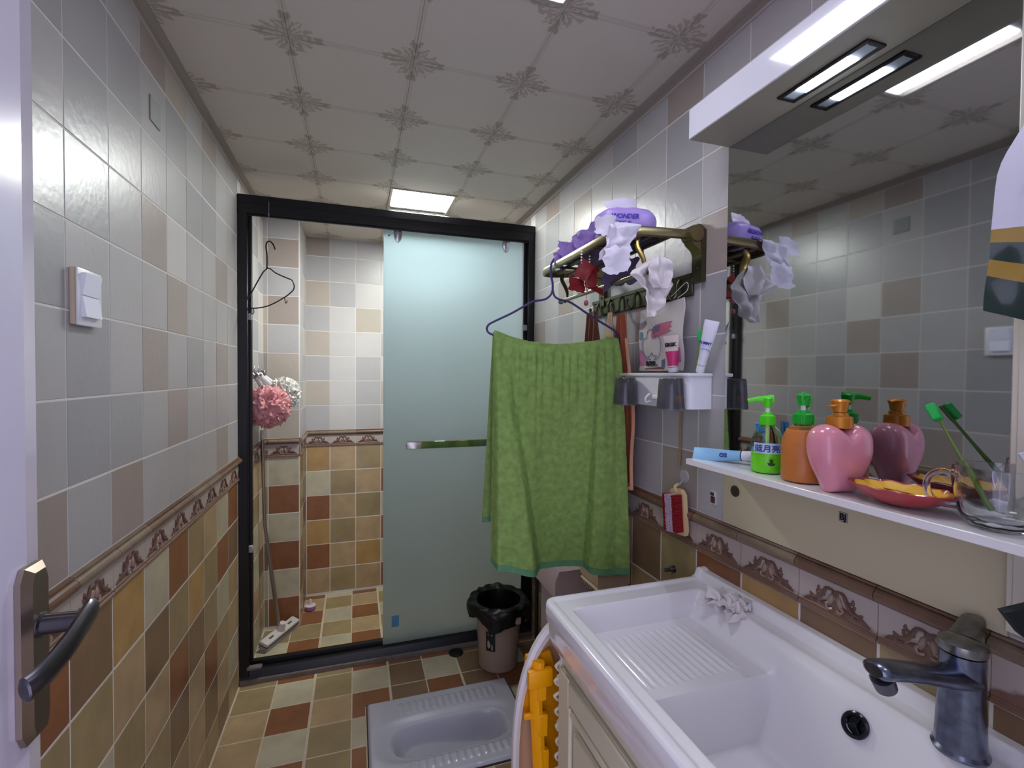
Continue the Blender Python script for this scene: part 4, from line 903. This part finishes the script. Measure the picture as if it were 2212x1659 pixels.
def bottle(c, prof, liq, mb, ml, label, name='soap_bottle', sy=1):
    t = thing(name, (c[0], c[1], ZS), label, 'bottle')
    bm = B(); lathe(bm, prof, (c[0], c[1], ZS), 40, cap=True); obj('bottle_body', bm, mb, t)
    if liq:
        pr = [(max(.0001, r - .0012), max(z, .0014)) for r, z in prof if z < liq]; r1 = pr[-1][0]
        bm = B(); lathe(bm, pr + [(r1, liq)], (c[0], c[1], ZS), 40); obj('liquid', bm, ml, t)
    return t
clear = mat('clear_pet', (.93, .97, .96), .04, trans=1, ior=1.12)
GC = (1.238, .738)
body = [(.022, 0), (.0275, .0015), (.029, .005), (.029, .055), (.028, .066), (.024, .078), (.017, .088), (.0125, .093), (.0120, .098)]
t = bottle(GC, body, .040, clear, mat('green_soap', (.20, .85, .02), .2, emit=None), 'half-empty clear soap bottle with bright green liquid and lime pump')
pump(t, (GC[0], GC[1], 0), ZS + .094, mat('lime_green', '53D41E', .35), (-.8, .75, 0), .86)
bm = B(); tube(bm, [(GC[0], GC[1], ZS + .01), (GC[0], GC[1], ZS + .10)], .0032, 8); obj('dip_tube', bm, mat('lime_tube', 'BFE08A', .4), t)
def wraplabel(t, c, r, a0, a1, z0, z1, m, nm='label'):
    bm = B(); sheet(bm, lambda u, v: V((c[0] + r * math.cos(a0 + (a1 - a0) * u), c[1] + r * math.sin(a0 + (a1 - a0) * u), ZS + z0 + (z1 - z0) * v)), 18, 2, .0003); return obj(nm, bm, m, t)
ang = math.atan2(-GC[1], .46 - GC[0])
wraplabel(t, GC, .0297, ang - .9, ang + .9, .040, .060, mat('label_blue_white', 'B9D4EA', .4))
def radial(c, r, a, z): d = V((math.cos(a), math.sin(a), 0)); return basis(V((c[0], c[1], ZS + z)) + d * r, V((-d.y, d.x, 0)), (0, 0, 1))
text('lettering', '\u84dd\u6708\u4eae', .0150, radial(GC, .0302, ang, .049), mat('ink_navy', '1E2C6E', .5), t, .0006, .0003)
bm = B(); Ml = radial(GC, .0302, ang + .25, .024); prism(bm, [Ml @ V((.007 * math.cos(a), .0055 * math.sin(a) - .002, 0)) for a in [PI + PI * k / 8 for k in range(9)]], Ml.to_3x3() @ V((0, 0, .0006)))
for a in (-.7, -.35, 0, .35, .7): prism(bm, [Ml @ V((-.0012, -.002, 0)), Ml @ V((.0012, -.002, 0)), Ml @ V((.009 * math.sin(a), .009 * math.cos(a), 0))], Ml.to_3x3() @ V((0, 0, .0006)))
tag(obj('leaf_emblem', bm, mat('ink_dark_green', '12401E', .5), t, smooth=0), 'dark green plant emblem')
OC = (1.234, .656)
body = [(.028, 0), (.033, .002), (.0345, .006), (.0345, .066), (.033, .078), (.028, .090), (.020, .099), (.0165, .103), (.016, .108)]
t = bottle(OC, body, .094, clear, mat('orange_soap', 'D4803C', .35, sss=.2), 'round clear bottle of orange liquid soap with dark green pump')
pump(t, (OC[0], OC[1], 0), ZS + .104, mat('pump_green', '17A52E', .35), (-.79, -.61, 0), 1.1)
# heart-shaped pink bottle
HC = V((1.222, .578, ZS)); hu = V((.985, -.17, 0)).normalized(); hn = V((-.17, -.985, 0)).normalized()
t = thing('heart_bottle', HC, 'pink heart-shaped lotion bottle with golden pump', 'bottle')
_h = [(0, .100), (.010, .106), (.024, .112), (.038, .108), (.0475, .097), (.0500, .078), (.0475, .056), (.040, .034), (.030, .014), (.025, .003), (.020, 0), (0, 0)]
_ho = smoothpts([V((x, z, 0)) for x, z in _h] + [V((-x, z, 0)) for x, z in _h[-2:0:-1]], 4, True)
def hf(u, v):
    q = _ho[int(round(u * len(_ho))) % len(_ho)]; k = math.sin(PI * v) ** .42; z = max(0, .055 + (q.y - .055) * (k if q.y > .055 else k ** .5))
    return HC + hu * (q.x * k) + V((0, 0, z)) + hn * (-math.cos(PI * v) * .030 * (.62 + .38 * S(z / .07)))
bm = B(); sheet(bm, hf, len(_ho), 30); bmesh.ops.remove_doubles(bm, verts=bm.verts, dist=.0003); obj('bottle_body', bm, mat('pink_pearl', 'D88C9A', .2, coat=.4, sss=.1), t, smooth=75)
gold = mat('golden_pump', 'C07A1E', .35, .25)
pump(t, HC, ZS + .106, gold, (-1, .05, 0), 1.28, 1)
# soap dish
SD = V((1.226, .486, ZS)); t = thing('soap_dish', SD, 'dark red wavy oval soap dish holding a yellow soap tray', 'soap dish')
def df(rs, zf, wav):
    def f(u, v):
        a = 2 * PI * u; r = v; wv = 1 + wav * math.cos(a * 11) * v ** 3
        p = V((math.cos(a) * .044 * rs * r * wv, math.sin(a) * .068 * rs * r * wv, zf(v) + wav * .02 * math.cos(a * 11 + 1) * v ** 3)); return SD + Matrix.Rotation(.12, 3, 'Z') @ p
    return f
bm = B(); sheet(bm, df(1, lambda v: .001 + .026 * v ** 2.6, .035), 88, 14, .0018); obj('dish', bm, mat('dish_red', 'A63A3E', .3, coat=.3), t, smooth=60)
bm = B(); sheet(bm, df(.86, lambda v: .012 + .013 * v ** 3, .05), 88, 12, .003); obj('soap_tray', bm, mat('soap_yellow', 'E8B52E', .45), t, smooth=60)
for k in range(3):
    bm = B(); tube(bm, [SD + V((-.012 + .012 * k, -.045 + .0225 * i, .0165)) for i in range(5)], .0028, 6); obj('rib', bm, mat('dish_dark_red', '6E1E28', .35), t)
# glass cup with handle and green toothbrush
glass = mat('clear_glass', (.96, .98, 1.0), .02, trans=1, ior=1.42)
GB = V((1.232, .375, ZS)); t = thing('glass_cup', GB, 'clear patterned glass cup with a round handle on the shelf', 'cup')
bm = B(); lathe(bm, [(.0001, 0), (.026, 0), (.031, .004), (.039, .018), (.0435, .040), (.0455, .060), (.0455, .078), (.0425, .078), (.0420, .060), (.040, .040), (.0355, .020), (.026, .008), (.0001, .007)], GB, 44, cap=False)
for i, v in enumerate(bm.verts):
    d = v.co - GB; r = math.hypot(d.x, d.y)
    if r > .03 and d.z < .065: a = math.atan2(d.y, d.x); k = 1 + .018 * math.cos(a * 11 + d.z * 140); v.co.x = GB.x + d.x * k; v.co.y = GB.y + d.y * k
obj('bowl', bm, glass, t, smooth=70)
bm = B(); hdv = V((-.25, 1, 0)).normalized(); tube(bm, smoothpts([GB + hdv * .041 + V((0, 0, .056)), GB + hdv * .055 + V((0, 0, .064)), GB + hdv * .070 + V((0, 0, .054)), GB + hdv * .072 + V((0, 0, .036)), GB + hdv * .060 + V((0, 0, .020)), GB + hdv * .038 + V((0, 0, .020))], 5), .0042, 10); obj('handle', bm, glass, t)
toothbrush((1.250, .392, 1.130), (1.279, .480, 1.262), (-1, -.4, .1), 'green toothbrush leaning in the glass cup against the mirror', m_h=mat('green_handle', '6B8A3A', .3))
# lying toothpaste tube, blue brush and small blue cup at the far end of the shelf
t, Mc = paste((1.262, .798, 1.134), (1.205, .915, 1.122), .036, (-.75, -.35, .5), wht, mat('tube_blue', '8CBFE4', .35), 'toothpaste_tube', 'pale blue toothpaste tube lying at the far end of the mirror shelf')
text('lettering', 'O2', .013, Mc @ Matrix.Translation((.004, .0098, .058)) @ Matrix.Rotation(-PI / 2, 4, 'X') @ Matrix.Rotation(PI / 2, 4, 'Z'), inkb, t, .0008, .0005)
toothbrush((1.272, .758, ZS + .002), (1.262, .776, 1.210), (-1, 0, 0), 'light blue toothbrush standing behind the green soap bottle', mat('brush_blue', '2E7DB8', .4), mat('handle_blue', '7FB4DC', .3))
bm = B(); lathe(bm, [(.0001, 0), (.012, 0), (.0125, .002), (.0125, .040), (.011, .040), (.011, .003), (.0001, .003)], (1.268, .782, ZS), 20, cap=False); obj('medicine_cup', bm, mat('cup_blue', '8FBBDD', .3), label='tiny light blue cup squeezed behind the green soap bottle', cat='cup')
# basket on the canopy
pb = thing('basket', (1.242, .745, 1.907), 'pink slatted plastic basket on top of the lamp canopy', 'basket'); pink = mat('pink_plastic', 'D98BA8', .4)
bm = B(); ring_box(bm, (1.205, .66, 1.925), (1.285, .825, 1.931), 2, .006, bev=.002); obj('rim', bm, pink, pb)
bm = B(); box(bm, (1.212, .667, 1.9075), (1.278, .818, 1.911)); obj('base', bm, pink, pb)
bm = B()
for k in range(22): y = .664 + k * .0071; box(bm, (1.207, y, 1.909), (1.210, y + .004, 1.927)); box(bm, (1.280, y, 1.909), (1.283, y + .004, 1.927))
for k in range(10): x = 1.208 + k * .0074; box(bm, (x, .818, 1.909), (x + .004, .822, 1.927)); box(bm, (x, .663, 1.909), (x + .004, .666, 1.927))
tag(obj('slats', bm, pink, pb, smooth=0), kind='stuff')

# ------------------------------------------------------------------ bags at the right edge
bg = thing('refill_bag', (1.21, .345, 1.34), 'white, yellow and dark green refill bag hanging at the right edge', 'bag')
bu, bv = V((.80, -.60, 0)).normalized(), V((.10, 0, 1)).normalized(); bo = V((1.165, .362, 1.385)); bn = V((-.6, -.8, 0)).normalized()
def bgf(u, v):
    wl = .030 * (S((v - .60) / .4)) ; lo = -.055 * u if v < .2 else -.055 * u * max(0, 1 - (v - .2) / .2)
    return bo + bu * (wl + (.15 - wl) * u) + bv * (.255 * v + lo) + bn * (.022 * math.sin(PI * min(1, max(0, u))) * math.sin(PI * min(1, v * .9 + .05)) + .003 * noise.noise(V((u * 5, v * 6, 2))))
for nm, v0, v1, m in (('lower_panel', 0, .16, mat('bag_green', '0E2A22', .2, coat=.3)), ('stripe', .16, .235, mat('bag_ochre', '9A7A22', .3)), ('stripe', .235, .315, mat('bag_green', '0E2A22', .2)), ('stripe', .315, .375, mat('bag_ochre', '9A7A22', .3)), ('upper_panel', .375, 1, mat('bag_white', 'CFCDD8', .3))):
    bm = B(); sheet(bm, lambda u, v: bgf(u, v0 + (v1 - v0) * v), 20, 12, .002); obj(nm, bm, m, bg)
for k in range(2):
    q = bgf(.20 + .0, .60 - .09 * k) + bn * .002; bm = B(); prism(bm, [basis(q, bu, bv) @ V(p) for p in ((-.006, -.006, 0), (.026, -.004, 0), (.026, .007, 0), (-.006, .005, 0))], bn * .0006); obj('print_patch', bm, mat('bag_print', '8FB59C', .5), bg, smooth=0)
bm = B(); prism(bm, [(1.205, .345, 1.215), (1.262, .318, 1.235), (1.262, .318, 1.13), (1.232, .332, 1.165)], (.004, .004, 0)); prism(bm, [(1.222, .334, 1.205), (1.262, .316, 1.215), (1.262, .316, 1.15)], (-.002, -.003, 0), mi=1)
obj('sachet', bm, [mat('reflection_white', 'CBCBDA', .4), mat('reflection_green', '5C9A68', .5)], label='pointed white and green piece added as the mirror reflection of the refill bag', cat='sachet', smooth=0)  # solid piece added in place of the refill bag's reflection in the mirror
bm = B(); prism(bm, [(1.165, .335, 1.036), (1.20, .315, 1.052), (1.25, .29, 1.055), (1.25, .29, .975), (1.205, .313, .990), (1.18, .326, 1.012)], (.006, .010, 0)); obj('dark_cloth', bm, mat('dark_navy_cloth', '0B1218', .6), label='dark navy cloth corner at the right edge above the faucet', cat='cloth')

# ------------------------------------------------------------------ far corner: bin, storage bin, roll holder, stand
bn_ = thing('waste_bin', (1.072, 2.03, 0), 'beige plastic waste bin lined with a black bag', 'waste bin')
BC = V((1.072, 2.035, 0)); pl_b = mat('bin_beige', '9C8878', .45)
bm = B(); lathe(bm, [(.0001, 0), (.080, 0), (.086, .006), (.092, .10), (.100, .22), (.106, .285), (.108, .292), (.104, .292), (.096, .20), (.084, .012), (.0001, .008)], BC, 48, cap=False); obj('bucket', bm, pl_b, bn_)
bm = B()
def lin_f(u, v):
    a = 2 * PI * u; fl = .055 + .040 * noise.noise(V((math.cos(a) * 1.3 + 2, math.sin(a) * 1.3, 0))) + .025 * math.sin(a * 3 + 1)
    if v < .45: k = v / .45; return BC + V((math.cos(a) * (.084 + .016 * k), math.sin(a) * (.084 + .016 * k), .205 + .095 * k))
    else: k = (v - .45) / .55; r = .106 + .024 * math.sin(PI * k * .9) + .012 * noise.noise(V((math.cos(a) * 4, math.sin(a) * 4, k * 2))) + .012; z = .300 + .022 * math.sin(PI * k * 1.1) - fl * 1.35 * k
    z += .010 * noise.noise(V((math.cos(a) * 5, math.sin(a) * 5, v * 3)))
    return BC + V((math.cos(a) * r, math.sin(a) * r, z))
sheet(bm, lin_f, 72, 24); bmesh.ops.remove_doubles(bm, verts=bm.verts, dist=.0002); lathe(bm, [(.0001, .195), (.086, .207)], BC, 40, cap=False)
obj('bin_liner', bm, mat('black_film', '08080A', .35), bn_, smooth=40)
bm = B(); crumple(bm, BC + V((-.03, -.03, .225)), (1, 0, .1), (0, 1, .2), .06, .05, 3, .02, 14, 14, .5); obj('litter', bm, tissue, bn_)
def bl(a, z): r = .0935 + .036 * z; return BC + V((math.cos(a) * r, math.sin(a) * r, z))
a0 = math.radians(-127); bm = B(); sheet(bm, lambda u, v: bl(a0 - .22 + .44 * u, .105 + .085 * v), 10, 4, .0005); lb = obj('label_print', bm, mat('label_black', '1C1815', .5), bn_)
for (a, z, w, h) in ((-.07, .132, .075, .014), (-.09, .143, .05, .010), (.08, .122, .035, .014), (-.10, .178, .02, .004), (.07, .177, .03, .004)):
    bm = B(); sheet(bm, lambda u, v: BC + (bl(a0 + a + w * math.cos(2 * PI * u) * v, z + h * math.sin(2 * PI * u) * v) - BC) * 1.0 + V((math.cos(a0) * .0012, math.sin(a0) * .0012, 0)), 14, 2); obj('print_patch', bm, mat('label_cream', 'A39A8C', .5), lb)
bm = B(); box(bm, (1.110, 1.900, .232), (1.135, 1.925, .262), bev=.004); obj('bin_handle', bm, pl_b, bn_)
sb = thing('storage_bin', (1.22, 1.64, 0), 'pinkish white plastic storage bin with overhanging lid behind the towel', 'storage bin'); pw = mat('pinkish_white', 'B9A5A8', .45)
bm = B(); box(bm, (1.165, 1.57, 0), (1.275, 1.76, .50), bev=.008, seg=2); obj('body', bm, pw, sb)
bm = B(); prism(bm, [(1.135, 1.545, .505), (1.135, 1.545, .565), (1.15, 1.545, .60), (1.275, 1.545, .60), (1.275, 1.545, .505)], (0, .22, 0)); obj('lid', bm, pw, sb)
st = thing('black_stand', (1.19, 1.86, 0), 'low black plastic stand in the corner behind the waste bin', 'stand')
bm = B(); box(bm, (1.10, 1.80, .485), (1.275, 1.90, .503), bev=.003); obj('top', bm, black, st)
for x, y in ((1.262, 1.81), (1.262, 1.89), (1.20, 1.89), (1.20, 1.81)):
    bm = B(); tube(bm, [(x, y, 0), (x, y, .487)], .008, 8); obj('leg', bm, black, st)
bm = B(); crumple(bm, (1.17, 1.83, .512), (1, 0, 0), (0, 1, 0), .07, .05, 9, .012, 14, 14, .4); obj('purple_rag', bm, mat('mauve_rag', '6A4252', .8), label='small mauve rag lying on the black stand', cat='cloth')
rh = thing('roll_holder', (1.24, 1.37, .63), 'beige plastic toilet roll holder on the right wall behind the towel', 'roll holder'); hb = mat('holder_beige', 'BCA58A', .45)
bm = B(); pts = [(W - .001, .640)] + [(W - .001, .755)] + [(W - .045 + .044 * math.cos(a), .770 + .045 * math.sin(a)) for a in [PI / 2 * k / 6 for k in range(0, 7)]] + [(1.215, .812), (1.188, .790), (1.180, .755), (1.180, .640), (1.192, .628), (1.28, .628)]
prism(bm, [(x, 1.315, z) for x, z in pts], (0, .125, 0)); obj('shell', bm, hb, rh)
bm = B(); prism(bm, [(1.176, 1.30, .628), (1.20, 1.30, .618), (1.19, 1.30, .640)] , (0, .13, 0))
for k in range(10): y = 1.305 + k * .012; prism(bm, [(1.184, y, .630), (1.184, y + .010, .630), (1.178, y + .005, .612)], (.003, 0, 0))
obj('serrated_edge', bm, hb, rh)
bm = B(); lathe(bm, [(.0001, 0), (.014, 0), (.014, .003), (.0001, .003)], (1.262, 1.312, .788), 18, M=Matrix.Rotation(PI / 2, 4, 'X')); obj('black_ear', bm, black, rh)
bm = B(); lathe(bm, [(.0001, 0), (.010, 0), (.010, .003), (.0001, .003)], (1.270, 1.312, .752), 18, M=Matrix.Rotation(PI / 2, 4, 'X')); obj('black_ear', bm, black, rh)
bm = B(); prism(bm, [(1.262, 1.312, .812), (1.270, 1.312, .800), (1.276, 1.312, .758), (1.262, 1.312, .764), (1.256, 1.312, .785)], (0, -.003, 0)); obj('sticker', bm, wht, rh)

# ------------------------------------------------------------------ things in the shower
hk = thing('hook_rail', (.02, 2.45, 1.29), 'brushed metal hook rail on the left wall of the shower', 'hook rail'); sm = mat('brushed_steel', (.34, .31, .31), .3, .85)
bm = B(); box(bm, (.004, 2.27, 1.288), (.016, 2.63, 1.312), bev=.002); box(bm, (.014, 2.595, 1.284), (.034, 2.625, 1.314), bev=.002); obj('rail', bm, sm, hk)
for y in (2.34, 2.44, 2.54):
    bm = B(); tube(bm, smoothpts([(.016, y, 1.305), (.030, y, 1.298), (.040, y, 1.282), (.046, y, 1.298)], 3), .004, 6); box(bm, (.015, y - .008, 1.280), (.020, y + .008, 1.335), bev=.002); obj('hook', bm, sm, hk)
def pouf(name, c, r, seed, m, label, strap, ms):
    t = thing(name, c, label, 'sponge'); bm = B(); rr = bmesh.ops.create_icosphere(bm, subdivisions=5, radius=1)
    for v in rr['verts']:
        d = v.co.normalized(); q = d * 2.0 + V((seed, 0, 0)); w = V((noise.noise(q * 1.3), noise.noise(q * 1.3 + V((5, 0, 0))), noise.noise(q * 1.3 + V((0, 9, 0))))) * 1.4; k = .42 * (1 - 2.2 * abs(noise.noise(q * 1.8 + w))) + .25 * (1 - 2 * abs(noise.noise(q * 3.6 + w))) + .15
        v.co = V(c) + d * r * (.66 + .75 * k) * V((1, 1, .95)).length / 1.7
    obj('ruffles', bm, m, t, smooth=80)
    for a, b in strap:
        bm = B(); tube(bm, smoothpts([a, (V(a) + V(b)) / 2 + V((.006, 0, 0)), b], 4), .008, 6, flat=.3); obj('strap', bm, ms, t)
pouf('bath_sponge', (.085, 2.36, 1.150), .082, 2, mat('pouf_pink', 'DC9C9E', .8, sss=.2, vary=.25, vscale=30), 'pink mesh bath sponge hanging from the hook rail in the shower', [((.035, 2.34, 1.29), (.07, 2.36, 1.19)), ((.035, 2.44, 1.29), (.10, 2.38, 1.19))], mat('strap_grey', '7A7276', .7))
pouf('bath_sponge', (.130, 2.52, 1.205), .066, 9, mat('pouf_white', 'D6D5CE', .8, sss=.2, vary=.2, vscale=30), 'off-white mesh bath sponge hanging behind the pink one in the shower', [((.040, 2.54, 1.29), (.10, 2.52, 1.23)), ((.034, 2.44, 1.30), (.105, 2.50, 1.21))], mat('strap_white', 'D4D4D8', .7))
bm_ = thing('floor_broom', (.10, 2.64, ZSH), 'long-handled floor scrubbing broom with white head leaning in the shower corner', 'broom')
bm = B(); tube(bm, [(.022, 2.60, .985), (.028, 2.62, .55), (.088, 2.640, .02)], [.0085, .0085, .010], 12); obj('pole', bm, mat('pole_steel', (.33, .28, .26), .3, .8), bm_)
bm = B(); tube(bm, [(.0218, 2.599, .975), (.022, 2.598, 1.020)], .0095, 10); obj('pole_tip', bm, mat('tip_cream', 'C9BFA8', .5), bm_)
hu2 = V((.48, .877, 0)).normalized(); Mh = basis((.095, 2.640, -.012), hu2, V((-.877, .48, .35)))
bm = B(); box(bm, (-.125, -.024, -.010), (.125, .024, .008), bev=.005, seg=2, M=Mh); tube(bm, [Mh @ V((0, 0, 0)), Mh @ V((-.004, 0, .050))], [.022, .014], 12); obj('head', bm, mat('broom_white', 'CFC8C4', .45), bm_)
for s in (-.07, .07):
    bm = B(); box(bm, (s - .016, -.006, .006), (s + .016, .006, .0095), bev=.002, M=Mh); obj('slot', bm, mat('slot_grey', '5A5055', .5), bm_)
bm = B(); box(bm, (-.124, -.0255, -.013), (.124, .0255, -.006), M=Mh); obj('rubber_strip', bm, mat('strip_grey', '5B4A52', .6), bm_)
bm = B()
for i in range(40):
    for j in range(6):
        c = V((-.118 + i * .00605, -.021 + j * .0084, -.010)); tube(bm, [Mh @ c, Mh @ (c + V((RND.uniform(-.003, .003), (j - 2.5) * .0015, -.030)))], .0022, 4)
tag(obj('bristles', bm, mat('broom_bristle', 'C8C0C4', .8), bm_), kind='stuff')
pbx = thing('small_scrubber', (.212, 2.93, ZSH), 'small purple and white scrubbing brush on the shower floor by the casing', 'brush')
bm = B(); lathe(bm, [(.0001, .002), (.024, .002), (.030, .010), (.028, .022), (.0001, .024)], (.212, 2.92, ZSH), 24); obj('bristle_base', bm, mat('scrub_purple', '9C5C94', .6), pbx)
bm = B(); lathe(bm, [(.0001, .024), (.030, .024), (.030, .029), (.010, .034), (.0075, .06), (.0001, .062)], (.212, 2.92, ZSH), 24); obj('grip', bm, mat('scrub_white', 'D6C6D0', .5), pbx)
# wire hanger hung by a string from the header rail
hg = thing('coat_hanger', (.118, 2.185, 1.54), 'dark navy coat hanger hanging on a string from the black header rail', 'hanger')
def Q(x, z): return V((x, 2.188 - .20 * (x - .12), z))
navy = mat('hanger_navy', '14122A', .35)
bm = B(); tube(bm, smoothpts([Q(.142, 1.812), Q(.134, 1.833), Q(.122, 1.845), Q(.111, 1.840), Q(.107, 1.822), Q(.110, 1.795), Q(.111, 1.760), Q(.110, 1.738)], 5), .0030, 8)
for pts in ([(.110, 1.745), (.108, 1.730), (.096, 1.718), (.070, 1.670), (.045, 1.620), (.034, 1.600), (.031, 1.582), (.036, 1.568)], [(.111, 1.745), (.112, 1.733), (.122, 1.733), (.145, 1.715), (.190, 1.695), (.206, 1.688), (.215, 1.668), (.212, 1.648), (.190, 1.625)], [(.036, 1.568), (.070, 1.569), (.110, 1.578), (.150, 1.598), (.190, 1.625)]):
    tube(bm, smoothpts([Q(a, b) for a, b in pts], 4), .0026, 8)
for x, z, s in ((.058, 1.566, -1), (.178, 1.615, 1)): tube(bm, smoothpts([Q(x, z), Q(x + .002, z - .014), Q(x + s * .003, z - .022), Q(x + s * .009, z - .020), Q(x + s * .010, z - .012)], 3), .0018, 6)
obj('frame', bm, navy, hg)
bm = B(); tube(bm, [(.117, 2.196, 2.01), (.118, 2.190, 1.90), (.119, 2.187, 1.845)], .0009, 5); blob(bm, (.1165, 2.195, 1.955), (.003, .003, .004), 1); obj('string', bm, mat('string_grey', '9C969C', .7), hg)
